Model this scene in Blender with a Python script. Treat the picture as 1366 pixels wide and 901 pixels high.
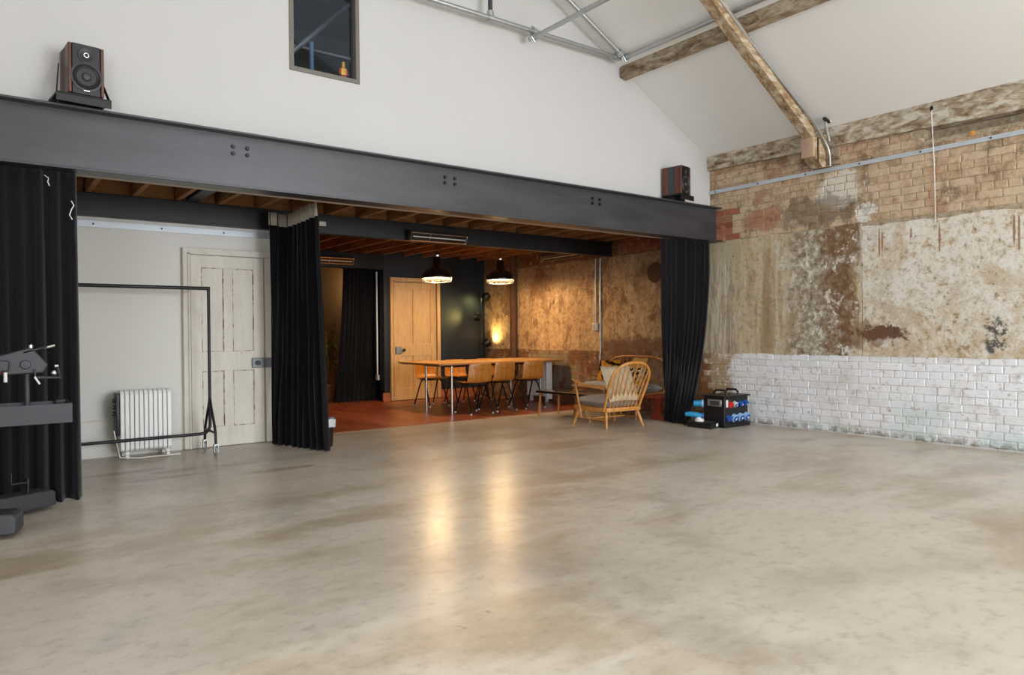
import bpy, bmesh, math, random
from mathutils import Vector, Matrix, noise as mnoise
random.seed(7)
PI = math.pi
S = bpy.context.scene
C = S.collection
for o in list(bpy.data.objects): bpy.data.objects.remove(o)

# ------------------------------------------------------------------ camera
cd = bpy.data.cameras.new('camera'); cam = bpy.data.objects.new('camera', cd); C.objects.link(cam)
cd.sensor_fit = 'HORIZONTAL'; cd.sensor_width = 36; cd.lens = 957.34 / 1366 * 36
cd.clip_start = 0.05; cd.clip_end = 100
yaw, pit, rol = math.radians(37.105), math.radians(-.361), math.radians(.543)
fw = Vector((math.sin(yaw)*math.cos(pit), math.cos(yaw)*math.cos(pit), math.sin(pit)))
r0 = Vector((math.cos(yaw), -math.sin(yaw), 0)); d0 = fw.cross(r0)
rr = math.cos(rol)*r0 + math.sin(rol)*d0; dd = -math.sin(rol)*r0 + math.cos(rol)*d0
cam.matrix_world = Matrix(((rr.x, -dd.x, -fw.x, 0), (rr.y, -dd.y, -fw.y, 0), (rr.z, -dd.z, -fw.z, 1.15), (0, 0, 0, 1)))
S.camera = cam

# ------------------------------------------------------------------ world, sun, assumed skylight daylight, added window light, exposure
w = bpy.data.worlds.new('World'); S.world = w; w.use_nodes = True
bg = w.node_tree.nodes['Background']; bg.inputs[0].default_value = (.72, .83, 1, 1); bg.inputs[1].default_value = 1.0
S.view_settings.view_transform = 'Standard'; S.view_settings.look = 'None'
S.view_settings.gamma = 1; S.view_settings.use_curve_mapping = False
S.view_settings.exposure = 0.13
try: S.cycles.use_denoising = True
except Exception: pass
S.cycles.max_bounces = 10; S.cycles.diffuse_bounces = 6
S.cycles.sample_clamp_indirect = 6

ASSUMED_SKYLIGHTS = [(3.3, 4.9, 1.7, 3.4), (3.3, 4.9, -1.4, .3), (3.3, 4.9, -4.6, -2.9),
       (.04, 1.64, 1.7, 3.4), (.04, 1.64, -1.4, .3), (.04, 1.64, -4.6, -2.9)]  # skylights assumed out of view, as the source of overhead daylight
SLOPE = .511; RX = 2.47
def roofz(x): return 3.38 + SLOPE * (7.72 - x) if x > RX else 3.38 + SLOPE * (x + 2.78)
SKY_W = 22
for i, (xa, xb, ya, yb) in enumerate(ASSUMED_SKYLIGHTS):
    ld = bpy.data.lights.new('assumed_skylight_light', 'AREA'); ld.shape = 'RECTANGLE'
    ld.size = (xb-xa)*1.1; ld.size_y = yb-ya; ld.energy = SKY_W*(1 if xa > RX else .45)*(.5 if ya > -2 else 2.0); ld.color = (.90, .945, 1)
    lo = bpy.data.objects.new('assumed_skylight_light', ld); C.objects.link(lo)
    xm = (xa+xb)/2; lo.location = (xm, (ya+yb)/2, roofz(xm) + .06)
    lo.rotation_euler = (0, math.atan(SLOPE) if xm > RX else -math.atan(SLOPE), 0)
ADDED_WIN = (3.2, 7.5, .7, 3.3)      # tall unseen glazed opening added in the end wall behind the camera for light
ld = bpy.data.lights.new('added_window_light', 'AREA'); ld.shape = 'RECTANGLE'; ld.size = ADDED_WIN[1]-ADDED_WIN[0]; ld.size_y = ADDED_WIN[3]-ADDED_WIN[2]; ld.energy = 640; ld.color = (.905, .945, 1)
lo = bpy.data.objects.new('added_window_light', ld); C.objects.link(lo); lo.location = ((ADDED_WIN[0]+ADDED_WIN[1])/2, -5.98, (ADDED_WIN[2]+ADDED_WIN[3])/2); lo.rotation_euler = (PI/2, 0, 0)
FILL_WIN = (-5.6, -.8, .9, 3.0)      # unseen window band added in the left wall to brighten right wall and ceiling
ld = bpy.data.lights.new('side_fill', 'AREA'); ld.shape = 'RECTANGLE'; ld.size = FILL_WIN[1]-FILL_WIN[0]; ld.size_y = FILL_WIN[3]-FILL_WIN[2]; ld.energy = 290; ld.color = (.905, .945, 1)
lo = bpy.data.objects.new('side_fill', ld); C.objects.link(lo); lo.location = (-2.765, (FILL_WIN[0]+FILL_WIN[1])/2, (FILL_WIN[2]+FILL_WIN[3])/2); lo.rotation_euler = (PI/2, 0, -PI/2)
sd = bpy.data.lights.new('sun', 'SUN'); sd.energy = .9; sd.angle = math.radians(1.2); sd.color = (1, .95, .84)
so = bpy.data.objects.new('sun', sd); C.objects.link(so); so.location = (6, 5, 12)
so.rotation_euler = Vector((-2.95, -.75, -5.0)).to_track_quat('-Z', 'Y').to_euler()

# ------------------------------------------------------------------ material helpers
def lin(h):
    if isinstance(h, (tuple, list)): return tuple(h[:3]) + (1,)
    h = h.lstrip('#'); v = [int(h[i:i+2], 16)/255 for i in (0, 2, 4)]
    return tuple((c/12.92 if c <= .04045 else ((c+.055)/1.055)**2.4) for c in v) + (1,)
class T:
    def __init__(s, name):
        s.m = bpy.data.materials.new(name); s.m.use_nodes = True; s.t = s.m.node_tree; s.t.nodes.clear()
        s._pos = None
    def n(s, k, **kw):
        x = s.t.nodes.new(k)
        for a, b in kw.items(): setattr(x, a, b)
        return x
    def put(s, sock, v):
        if isinstance(v, bpy.types.NodeSocket): s.t.links.new(v, sock)
        elif isinstance(v, str): sock.default_value = lin(v)
        elif isinstance(v, (tuple, list)) and sock.type == 'RGBA': sock.default_value = lin(v)
        else: sock.default_value = v
    def pos(s):
        if not s._pos: s._pos = s.n('ShaderNodeNewGeometry').outputs['Position']
        return s._pos
    def obj(s): return s.n('ShaderNodeTexCoord').outputs['Object']
    def rnd(s): return s.n('ShaderNodeObjectInfo').outputs['Random']
    def map(s, v, scale=(1, 1, 1), loc=(0, 0, 0), rot=(0, 0, 0)):
        x = s.n('ShaderNodeMapping'); s.put(x.inputs[0], v); x.inputs['Scale'].default_value = scale
        x.inputs['Location'].default_value = loc; x.inputs['Rotation'].default_value = rot; return x.outputs[0]
    def noise(s, v, scale=5, detail=4, rough=.55, dist=0):
        x = s.n('ShaderNodeTexNoise'); s.put(x.inputs['Vector'], v)
        x.inputs['Scale'].default_value = scale; x.inputs['Detail'].default_value = detail
        x.inputs['Roughness'].default_value = rough; x.inputs['Distortion'].default_value = dist; return x.outputs[0]
    def vor(s, v, scale=5, feature='F1'):
        x = s.n('ShaderNodeTexVoronoi', feature=feature); s.put(x.inputs['Vector'], v); x.inputs['Scale'].default_value = scale
        return x.outputs['Distance']
    def ramp(s, f, stops, interp='LINEAR'):
        x = s.n('ShaderNodeValToRGB'); s.put(x.inputs[0], f); e = x.color_ramp.elements; x.color_ramp.interpolation = interp
        while len(e) < len(stops): e.new(1)
        for i, (p, c) in enumerate(stops):
            e[i].position = p
            e[i].color = (c, c, c, 1) if isinstance(c, (int, float)) else lin(c)
        return x.outputs[0]
    def mix(s, f, a, b, mode='MIX'):
        x = s.n('ShaderNodeMix', data_type='RGBA', blend_type=mode)
        s.put(x.inputs[0], f); s.put(x.inputs[6], a); s.put(x.inputs[7], b); return x.outputs[2]
    def math(s, op, a, b=0, clamp=False):
        x = s.n('ShaderNodeMath', operation=op, use_clamp=clamp); s.put(x.inputs[0], a); s.put(x.inputs[1], b); return x.outputs[0]
    def sep(s, v):
        x = s.n('ShaderNodeSeparateXYZ'); s.put(x.inputs[0], v); return x.outputs
    def step(s, f, a, b): # smooth 0..1 between a and b
        x = s.n('ShaderNodeMapRange', interpolation_type='SMOOTHSTEP', clamp=True)
        s.put(x.inputs[0], f); x.inputs[1].default_value = a; x.inputs[2].default_value = b; return x.outputs[0]
    def blob(s, y, z, ry, rz, amt=.5, nscale=6, vec=None):   # ragged spot on a wall in the y-z plane
        p = s.sep(vec or s.pos())
        dy = s.math('MULTIPLY', s.math('SUBTRACT', p[1], y), 1/ry); dz = s.math('MULTIPLY', s.math('SUBTRACT', p[2], z), 1/rz)
        d = s.math('SQRT', s.math('ADD', s.math('MULTIPLY', dy, dy), s.math('MULTIPLY', dz, dz)))
        nz = s.math('MULTIPLY', s.math('SUBTRACT', s.noise(s.pos(), nscale, 6, .7), .5), amt*4)
        return s.step(s.math('ADD', d, nz), 1.15, .75)
    def out(s, col, rough=.6, metal=0, bump=None, bstr=.3, bdist=.01, spec=.5, coat=0, emit=None, estr=0, sheen=0, coatr=.1):
        b = s.n('ShaderNodeBsdfPrincipled'); o = s.n('ShaderNodeOutputMaterial')
        s.put(b.inputs['Base Color'], col); s.put(b.inputs['Roughness'], rough); s.put(b.inputs['Metallic'], metal)
        b.inputs['Specular IOR Level'].default_value = spec; s.put(b.inputs['Coat Weight'], coat); b.inputs['Coat Roughness'].default_value = coatr
        b.inputs['Sheen Weight'].default_value = sheen
        if emit is not None:
            s.put(b.inputs['Emission Color'], emit); b.inputs['Emission Strength'].default_value = estr
        if bump is not None:
            x = s.n('ShaderNodeBump'); s.put(x.inputs['Height'], bump); x.inputs['Strength'].default_value = bstr; x.inputs['Distance'].default_value = bdist
            s.t.links.new(x.outputs[0], b.inputs['Normal'])
        s.t.links.new(b.outputs[0], o.inputs[0]); return s.m
def plain(name, col, rough=.5, metal=0, var=.12, scale=12, **k):     # one colour with slight procedural mottling
    t = T(name); v = t.obj(); n = t.noise(v, scale, 4)
    c = lin(col); a = tuple(min(1, x*(1-var)) for x in c[:3]); b = tuple(min(1, x*(1+var)) for x in c[:3])
    return t.out(t.mix(n, a, b), t.math('ADD', t.math('MULTIPLY', n, .12), rough-.06), metal, **k)
def timber(name, cols, scale=(1, 1, 1), rough=.55, spec=.4, bstr=.3, detail=8, world=False, coat=0):
    t = T(name); v = t.map(t.pos() if world else t.obj(), scale)
    a = t.noise(v, 4, detail, .6, .6); b = t.noise(t.map(t.pos() if world else t.obj(), tuple(x*3.3 for x in scale)), 5, 5)
    f = t.math('ADD', t.math('MULTIPLY', a, .75), t.math('MULTIPLY', b, .25))
    n = len(cols); c = t.ramp(f, [(.3 + .42*i/(n-1), x) for i, x in enumerate(cols)])
    return t.out(c, rough, 0, bump=f, bstr=bstr, bdist=.004, spec=spec, coat=coat)

M = {}
# concrete floor
t = T('polished_concrete'); p = t.pos()
big = t.noise(p, .5, 6, .52, .2); mid = t.noise(p, 1.5, 6, .55, .1); fine = t.noise(t.map(p, (.9, 1.15, 1)), 12, 7, .68)
tan = t.noise(t.map(p, (.65, 1.3, 1), (31, 7, 0), (0, 0, .2)), .9, 8, .6, .1)
sw = t.noise(t.map(p, (.6, 1.7, 1), (3, 11, 0), (0, 0, .25)), .9, 8, .6, .2)
gy = t.noise(t.map(p, (1.4, .8, 1), (13, 41, 0)), .9, 6, .56, .1)
c = t.ramp(big, [(.3, '#a89d8c'), (.45, '#bfb4a4'), (.6, '#c6bcae'), (.75, '#b0a696')])
c = t.mix(t.math('MULTIPLY', t.step(tan, .48, .64), .62), c, '#968264')
c = t.mix(t.math('MULTIPLY', t.step(sw, .48, .7), .5), c, '#ccc5b8')
c = t.mix(t.math('MULTIPLY', t.step(gy, .54, .7), .5), c, '#a09c96')
c = t.mix(t.math('MULTIPLY', t.step(mid, .5, .72), .42), c, '#877860')
c = t.mix(t.math('MULTIPLY', t.step(fine, .48, .7), .38), c, '#857764')
c = t.mix(t.math('MULTIPLY', t.step(fine, .45, .3), .2), c, '#d4cdbf')
fxy = t.sep(p); swz = t.n('ShaderNodeCombineXYZ'); t.put(swz.inputs[1], fxy[0]); t.put(swz.inputs[2], fxy[1])
for (x_, y_, rx_, ry_) in ((1.02, 6.80, .32, .08), (1.40, 6.62, .25, .07), (1.9, 6.6, .22, .08), (2.1, 6.1, .3, .07), (1.3, 6.35, .3, .06)):
    c = t.mix(t.math('MULTIPLY', t.blob(x_, y_, rx_, ry_, .6, 4, vec=swz.outputs[0]), .55), c, '#8a7452')
rg = t.math('ADD', t.math('MULTIPLY', mid, .14), .235)
bh = t.noise(p, 6, 2)
M['concrete'] = t.out(c, rg, bump=bh, bstr=.06, bdist=.006, spec=.38)
# red-brown timber floor laid in strips
t = T('wood_floor'); p = t.pos()
br = t.n('ShaderNodeTexBrick'); t.put(br.inputs['Vector'], t.map(p, (1, 1, 1), (0, 0, 0), (0, 0, PI/2))); br.inputs['Scale'].default_value = 1
br.inputs['Brick Width'].default_value = .5; br.inputs['Row Height'].default_value = .09; br.inputs['Mortar Size'].default_value = .0016
t.put(br.inputs['Color1'], '#9a4a2c'); t.put(br.inputs['Color2'], '#c06c44'); t.put(br.inputs['Mortar'], '#3a1a0e')
g = t.noise(t.map(p, (14, 1.2, 1)), 3, 6)
c = t.mix(t.math('MULTIPLY', g, .6), br.outputs[0], '#5a2412')
M['woodfloor'] = t.out(c, t.math('ADD', t.math('MULTIPLY', g, .2), .22), bump=g, bstr=.1, bdist=.002)
# painted plaster
def paint(name, col, var=.03, rough=.75):
    t = T(name); p = t.pos(); n = t.noise(p, 1.2, 5); f = t.noise(p, 60, 3)
    c = lin(col); return t.out(t.mix(n, tuple(x*(1-var) for x in c[:3]), tuple(min(1, x*(1+var)) for x in c[:3])), rough, bump=f, bstr=.05, bdist=.002, spec=.3)
M['gable'] = paint('gable_paint', '#bfbdba'); M['roof'] = paint('roof_paint', '#e2e1dd'); M['partition'] = paint('partition_paint', '#dcdad3')
M['navy'] = paint('navy_paint', '#22282e', .08, .55); M['dark'] = paint('charcoal_paint', '#1d1f22', .1, .6)
M['cream'] = paint('soffit_paint', '#b5aa98', .06); M['alcove'] = paint('alcove_paint', '#8d7a62', .15)
# stained old plaster of the right wall
t = T('stained_plaster'); p = t.pos(); yz = t.sep(p)
n1 = t.noise(p, 2.2, 8, .7, .4); n2 = t.noise(p, 7, 9, .75); n3 = t.noise(p, 26, 6, .7); n4 = t.noise(t.map(p, (1, 1, 1), (0, 7, 3)), 15, 8, .74, .15)
st = t.noise(t.map(p, (1, 2.4, .4)), 1.5, 8, .66, .3); st2 = t.noise(t.map(p, (1, 9, .5), (0, 4, 2)), 1.2, 8, .7, .6); st3 = t.noise(t.map(p, (1, 5, .6), (0, 14, 2)), 3, 8, .75, .6)
wob = t.math('MULTIPLY', t.math('SUBTRACT', n1, .5), .9)
wob2 = t.math('MULTIPLY', t.math('SUBTRACT', n2, .5), .5)
yw = t.math('ADD', t.math('ADD', yz[1], wob), wob2)
c = t.ramp(st, [(.28, '#8f7a5c'), (.42, '#b09a79'), (.52, '#cabd9f'), (.6, '#bcaa88'), (.72, '#97805f')])
c = t.mix(t.math('MULTIPLY', t.step(st2, .5, .7), .45), c, '#8d7c63')
c = t.mix(t.math('MULTIPLY', t.step(st3, .54, .68), .5), c, '#d6cdb9')
c = t.mix(t.math('MULTIPLY', t.step(n4, .5, .64), .5), c, '#81705a')
c = t.mix(t.math('MULTIPLY', t.step(n2, .52, .6), .4), c, '#a3784f')
# greyer flaking strip next to the curtain
gm = t.step(yw, 5.4, 5.62)
c = t.mix(t.math('MULTIPLY', gm, .8), c, t.ramp(st3, [(.34, '#6e6455'), (.46, '#9a917f'), (.56, '#c9c3b5'), (.66, '#a3957c')]))
# smooth khaki slab under the girder end
sl1 = t.math('MULTIPLY', t.step(yz[1], 5.43, 5.46), t.step(t.math('ADD', yz[2], t.math('MULTIPLY', wob2, .3)), 2.02, 2.05))
c = t.mix(t.math('MULTIPLY', sl1, .8), c, t.mix(n1, '#a99c7f', '#bcb091'))
# flaking band: grey-white lacework, then brown
bm1 = t.math('MULTIPLY', t.step(yw, 3.9, 4.1), t.step(yw, 4.95, 4.6))
cb = t.ramp(n4, [(.3, '#5b4733'), (.42, '#7f6b54'), (.5, '#978c7b'), (.56, '#bdb5a6'), (.66, '#d6d0c4')])
c = t.mix(t.math('MULTIPLY', bm1, .85), c, cb)
bm2 = t.math('MULTIPLY', t.step(yw, 3.88, 4.0), t.step(yw, 4.5, 4.2))
c = t.mix(t.math('MULTIPLY', t.math('MULTIPLY', bm2, t.step(n2, .62, .5)), .85), c, t.mix(n4, '#54361f', '#8a6440'))
fl = t.math('MULTIPLY', t.step(t.noise(t.map(p, (1, 1, .8), (0, 3, 5)), 5.0, 9, .8, .5), .55, .58), t.math('MULTIPLY', t.step(yw, 3.7, 4.0), t.step(yw, 5.1, 4.6)))
c = t.mix(t.math('MULTIPLY', fl, .9), c, '#ddd8cd')
# whitewashed, mottled stretch
wm = t.step(t.math('ADD', yz[1], t.math('MULTIPLY', wob2, .16)), 3.95, 3.90)
cw = t.ramp(n4, [(.3, '#85705a'), (.4, '#b09b7d'), (.48, '#cbc0ac'), (.56, '#d9d4c9'), (.7, '#bfb198')])
cw = t.mix(t.math('MULTIPLY', t.step(n1, .44, .64), .6), cw, '#dbd8d0')
cw = t.mix(t.math('MULTIPLY', t.math('MULTIPLY', t.step(t.noise(t.map(p, (1, 1, 1), (0, 9, 1)), 1.8, 9, .75, .6), .5, .64), t.step(n4, .36, .56)), .65), cw, '#a98d66')
lowb = t.math('MULTIPLY', t.step(yz[2], 1.45, .9), t.step(n2, .42, .58))
cw = t.mix(t.math('MULTIPLY', lowb, .65), cw, '#b2986f')
cw = t.mix(t.math('MULTIPLY', t.step(n3, .58, .7), .6), cw, '#84745d')
cw = t.mix(t.math('MULTIPLY', t.step(t.noise(p, 19, 8, .76, .2), .57, .64), .5), cw, '#8e6c45')
c = t.mix(wm, c, cw)
# stretch inside the back room is browner and pitted
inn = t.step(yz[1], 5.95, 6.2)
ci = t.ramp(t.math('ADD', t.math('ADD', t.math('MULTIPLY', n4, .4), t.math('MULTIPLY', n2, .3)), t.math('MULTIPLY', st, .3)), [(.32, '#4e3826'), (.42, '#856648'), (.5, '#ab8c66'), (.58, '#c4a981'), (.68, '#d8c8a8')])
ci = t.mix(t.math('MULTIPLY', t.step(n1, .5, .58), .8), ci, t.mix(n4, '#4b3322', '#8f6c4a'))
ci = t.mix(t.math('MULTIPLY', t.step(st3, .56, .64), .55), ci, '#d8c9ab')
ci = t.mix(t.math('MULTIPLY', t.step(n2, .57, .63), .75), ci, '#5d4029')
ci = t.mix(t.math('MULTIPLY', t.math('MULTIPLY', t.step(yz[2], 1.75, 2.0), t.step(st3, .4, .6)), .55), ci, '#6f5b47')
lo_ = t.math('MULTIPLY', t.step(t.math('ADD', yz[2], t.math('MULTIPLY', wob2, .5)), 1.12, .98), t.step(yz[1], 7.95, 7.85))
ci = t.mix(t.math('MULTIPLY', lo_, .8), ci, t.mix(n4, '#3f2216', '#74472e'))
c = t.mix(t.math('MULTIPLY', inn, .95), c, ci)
# stains with a shape of their own
c = t.mix(t.math('MULTIPLY', t.blob(3.72, 1.11, .27, .075, .95, 9), .9), c, '#4d2614')
c = t.mix(t.math('MULTIPLY', t.blob(3.95, 1.10, .30, .13, .9, 6), .6), c, '#6f4c33')
c = t.mix(t.math('MULTIPLY', t.math('MULTIPLY', t.blob(2.635, 1.07, .10, .21, .5, 9), t.step(t.noise(p, 12, 6, .7), .43, .53)), .9), c, '#35343a')
for (y, z, rz_) in ((3.72, 2.06, .17), (3.69, 2.08, .12), (3.13, 2.06, .15), (2.49, 2.07, .16), (2.45, 2.04, .19), (3.40, 2.13, .06)):
    c = t.mix(t.math('MULTIPLY', t.blob(y, z, .011, rz_, .4, 22), .8), c, '#8a5a34')
dots = t.math('MULTIPLY', t.step(t.vor(p, 9), .10, .06), t.step(t.noise(p, 3, 2), .5, .58))
c = t.mix(t.math('MULTIPLY', dots, .8), c, '#3a332b')
c = t.mix(t.math('MULTIPLY', t.step(n4, .43, .32), .5), c, '#5f4d38')
c = t.mix(t.math('MULTIPLY', t.step(t.noise(p, 40, 5, .7), .58, .68), .45), c, '#66543f')
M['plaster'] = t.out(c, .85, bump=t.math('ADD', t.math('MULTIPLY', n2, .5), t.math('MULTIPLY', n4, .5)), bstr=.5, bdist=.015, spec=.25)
# bricks
t = T('tan_brick'); p = t.pos(); yz = t.sep(p); n = t.noise(p, 12, 8, .75, .4); n2 = t.noise(p, 1.6, 7, .7); r = t.rnd(); n3 = t.noise(p, 34, 6, .7)
c = t.ramp(t.math('ADD', t.math('MULTIPLY', n, .8), t.math('MULTIPLY', r, .2)), [(.28, '#7d664e'), (.42, '#b3977a'), (.55, '#c7b094'), (.7, '#a1866a')])
c = t.mix(t.math('MULTIPLY', t.step(n2, .46, .62), .5), c, '#cbb799')
c = t.mix(t.math('MULTIPLY', t.step(t.noise(t.map(p, (1, 1, 1), (0, 4, 8)), 2.2, 8, .75), .5, .64), .75), c, '#5d4d3a')
c = t.mix(t.math('MULTIPLY', t.step(t.noise(t.map(p, (1, 1, 1), (0, 1, 3)), 1.5, 6, .7), .55, .66), .5), c, '#9b6044')
c = t.mix(t.math('MULTIPLY', t.blob(5.1, 2.5, .28, .14, .8, 6), .65), c, '#a5694f')
c = t.mix(t.math('MULTIPLY', t.blob(4.16, 2.70, .28, .19, .8, 6), .8), c, '#d6d0c4')
c = t.mix(t.math('MULTIPLY', t.blob(3.88, 2.42, .12, .10, .7, 8), .9), c, '#dedad0')
c = t.mix(t.math('MULTIPLY', t.blob(4.45, 2.5, .5, .22, .8, 4), .55), c, '#4d4438')
c = t.mix(t.math('MULTIPLY', t.step(n3, .58, .68), .45), c, '#5f4d38')
c = t.mix(t.math('MULTIPLY', t.step(n, .60, .68), .5), c, '#cbbfa9')
M['brick_tan'] = t.out(c, .9, bump=n, bstr=.6, bdist=.012, spec=.2)
t = T('red_brick'); p = t.pos(); n = t.noise(p, 11, 7, .7); r = t.rnd()
c = t.ramp(t.math('ADD', t.math('MULTIPLY', n, .5), t.math('MULTIPLY', r, .5)), [(.25, '#74432f'), (.45, '#985a45'), (.6, '#a76b54'), (.8, '#8f6a50')])
c = t.mix(t.math('MULTIPLY', t.step(n, .55, .66), .6), c, '#b8a283')
M['brick_red'] = t.out(c, .9, bump=n, bstr=.5, bdist=.01, spec=.2)
t = T('white_brick'); p = t.pos(); yz = t.sep(p); n = t.noise(p, 10, 7, .72); n2 = t.noise(p, 1.8, 5, .6); r = t.rnd()
c = t.mix(t.math('MULTIPLY', r, .8), '#e6e6e9', '#dcdcdc')
c = t.mix(t.math('MULTIPLY', t.step(n2, .5, .66), .5), c, '#bfbcb7')
c = t.mix(t.math('MULTIPLY', t.step(t.noise(t.map(p, (1, 1, 2.2), (0, 5, 1)), 4.5, 7, .7), .56, .66), .5), c, '#aaa59d')
c = t.mix(t.math('MULTIPLY', t.math('MULTIPLY', t.step(yz[2], .55, .15), t.step(t.noise(t.map(p, (1, 1, 1), (0, 2, 6)), 1.4, 4), .44, .62)), .6), c, '#bcd0cd')
flk = t.math('ADD', t.math('MULTIPLY', t.noise(p, 22, 7, .75), .7), t.math('MULTIPLY', n, .3))
c = t.mix(t.math('MULTIPLY', t.step(flk, .545, .61), .65), c, '#9a9282')
c = t.mix(t.math('MULTIPLY', t.step(flk, .61, .66), .85), c, '#5d5344')
c = t.mix(t.math('MULTIPLY', t.math('MULTIPLY', t.step(yz[2], .12, .0), t.step(n, .42, .55)), .85), c, '#6b6350')
ex = t.math('MULTIPLY', t.step(t.math('ADD', yz[1], t.math('MULTIPLY', t.math('SUBTRACT', n2, .5), .6)), 5.52, 5.68), t.step(n, .36, .5))
c = t.mix(t.math('MULTIPLY', ex, .9), c, '#a08560')
M['brick_white'] = t.out(c, .75, bump=n, bstr=.45, bdist=.008, spec=.3)
t = T('brown_brick'); p = t.pos(); n = t.noise(p, 9, 7, .7); r = t.rnd(); n2 = t.noise(p, 2, 6, .65)
c = t.ramp(t.math('ADD', t.math('MULTIPLY', n, .6), t.math('MULTIPLY', r, .4)), [(.25, '#4d3525'), (.42, '#7d583c'), (.58, '#94704f'), (.75, '#6a4a34')])
c = t.mix(t.math('MULTIPLY', t.step(n2, .48, .62), .6), c, '#8e8672')
c = t.mix(t.math('MULTIPLY', t.step(n, .58, .66), .5), c, '#c0ab8a')
M['brick_brown'] = t.out(c, .9, bump=n, bstr=.5, bdist=.01, spec=.2)
t = T('mortar'); p = t.pos(); yz = t.sep(p); n = t.noise(p, 20, 6, .7)
c = t.ramp(n, [(.3, '#75664f'), (.5, '#a3937a'), (.7, '#b9ad97')])
wz = t.math('MULTIPLY', t.step(yz[2], .88, .86), t.step(yz[1], 5.75, 5.65))
c = t.mix(t.math('MULTIPLY', wz, t.step(n, .66, .52)), c, '#d2d2d2')
c = t.mix(t.math('MULTIPLY', t.step(yz[1], 5.9, 6.0), .85), c, t.mix(n, '#4a3626', '#7f6448'))
M['mortar'] = t.out(c, .95, bump=n, bstr=.6, bdist=.01, spec=.2)
# metals etc
M['beam'] = plain('blackened_steel', '#3b3c40', .42, .0, .16, 6, spec=.5)
t = T('girder_steel'); p = t.pos(); n = t.noise(t.map(p, (.6, 1, 3)), 2.2, 7, .65); n2 = t.noise(p, 30, 4)
c = t.ramp(n, [(.3, '#2b2b2e'), (.5, '#363639'), (.72, '#414144')])
M['girder'] = t.out(c, t.math('ADD', t.math('MULTIPLY', n, .2), .27), 0, bump=n2, bstr=.08, bdist=.003, spec=.6)
M['blackbeam'] = plain('black_painted_steel', '#17181a', .45, 0, .2, 5)
M['galv'] = plain('galvanised_steel', '#b4b6b6', .38, .85, .14, 22)
M['galvrail'] = plain('zinc_rail', '#c3cacf', .45, .35, .08, 14)
M['blackmetal'] = plain('black_metal', '#151515', .4, .3, .2, 20)
M['greymetal'] = plain('dark_grey_enamel', '#3a3b3e', .5, .1, .14, 14)
M['chrome'] = plain('chrome', '#d9d9d6', .18, 1, .04, 12)
M['curtain'] = plain('black_serge', '#141214', .92, 0, .25, 30, sheen=.12, spec=.15)
M['tape'] = plain('curtain_tape', '#b9b2a4', .85, 0, .15, 40)
M['rubber'] = plain('grey_rubber', '#8b8c8a', .7, 0, .1, 20)
M['black'] = plain('black_plastic', '#101012', .45, 0, .2, 20)
M['white'] = plain('white_enamel', '#ecece9', .35, 0, .04, 10)
M['whiteplastic'] = plain('white_plastic', '#d6d5d0', .45, 0, .05, 10)
M['blue'] = plain('blue_plastic', '#1d4fa0', .4, 0, .12, 20)
M['paleblue'] = plain('pale_blue_plastic', '#8fb4d4', .4, 0, .1, 20)
M['cyan'] = plain('cyan_plastic', '#1f86b4', .4, 0, .12, 20)
M['red'] = plain('red_plastic', '#c3261f', .4, 0, .1, 20)
M['roofwood'] = timber('weathered_roof_timber', ['#3d2e1f', '#6e5a44', '#968570', '#b3a893', '#5d4731'], (3, 1.0, 3), .85, .2, .6)
M['plate'] = timber('whitewashed_wall_plate', ['#4a3726', '#84705a', '#a89a84', '#cbc5b8', '#6b543c'], (2, 1.3, 3), .85, .2, .7, world=True)
M['rafterwood'] = timber('weathered_rafter', ['#4a3522', '#7f664a', '#a28b6d', '#bfb09a', '#664a31'], (1.2, 3, 3), .85, .2, .6)
M['joist'] = timber('joist_pine', ['#5d3d25', '#8a5f3a', '#a6784c', '#7d5432'], (6, .6, 6), .75, .3, .3, world=True)
M['deck'] = timber('deck_board', ['#6a4729', '#8c623b', '#a0744a', '#7c5531'], (.7, 6, 3), .75, .3, .3, world=True)
M['tabletop'] = timber('oiled_oak', ['#9a6a38', '#b78449', '#c6955a', '#a97740'], (1, 9, 5), .35, .5, .1)
M['ply'] = timber('moulded_plywood', ['#8f5518', '#ab6c26', '#ba7d35', '#9f6420'], (9, 2, 1.2), .32, .5, .06)
M['pine'] = timber('pine_door', ['#b08654', '#c39a66', '#cda875', '#b88f5c'], (7, 3, .7), .5, .4, .1)
M['beech'] = timber('beech', ['#9c6428', '#b97c38', '#c98f4a', '#a97030'], (5, 5, 2), .4, .5, .06)
M['elm'] = timber('dark_elm', ['#6d3f22', '#8a5530', '#9c663c', '#74482a'], (5, 2, 5), .4, .5, .06)
M['redwood'] = timber('red_stained_wood', ['#5c1f14', '#7d2f1e', '#8d3b27', '#6a2417'], (3, 3, 3), .45, .4, .1)
M['skirting'] = timber('orange_skirting', ['#84472a', '#a1603c', '#ad6c46'], (.8, 4, 6), .5, .4, .1, world=True)
M['walnut'] = timber('rosewood_veneer', ['#2f1710', '#4c2818', '#5e331f', '#3c1e13'], (8, 4, .8), .35, .5, .05)
t = T('flaking_door_paint'); p = t.pos(); n = t.noise(p, 3, 7, .7); n2 = t.noise(t.map(p, (2, 1, .5)), 2, 6, .6)
c = t.ramp(n2, [(.3, '#cfc9ba'), (.5, '#ded9cd'), (.7, '#d3cdbf')])
fk = t.noise(t.map(p, (1.3, 1, .7)), 6, 9, .78)
c = t.mix(t.step(fk, .675, .69), c, '#8f5b3a'); c = t.mix(t.math('MULTIPLY', t.step(n, .56, .72), .3), c, '#b3a791')
M['doorpaint'] = t.out(c, .6, bump=n, bstr=.12, bdist=.003, spec=.35)
t = T('door_edge_wear'); p = t.pos(); fk = t.noise(t.map(p, (2, 1, 1)), 9, 7, .75)
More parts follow.
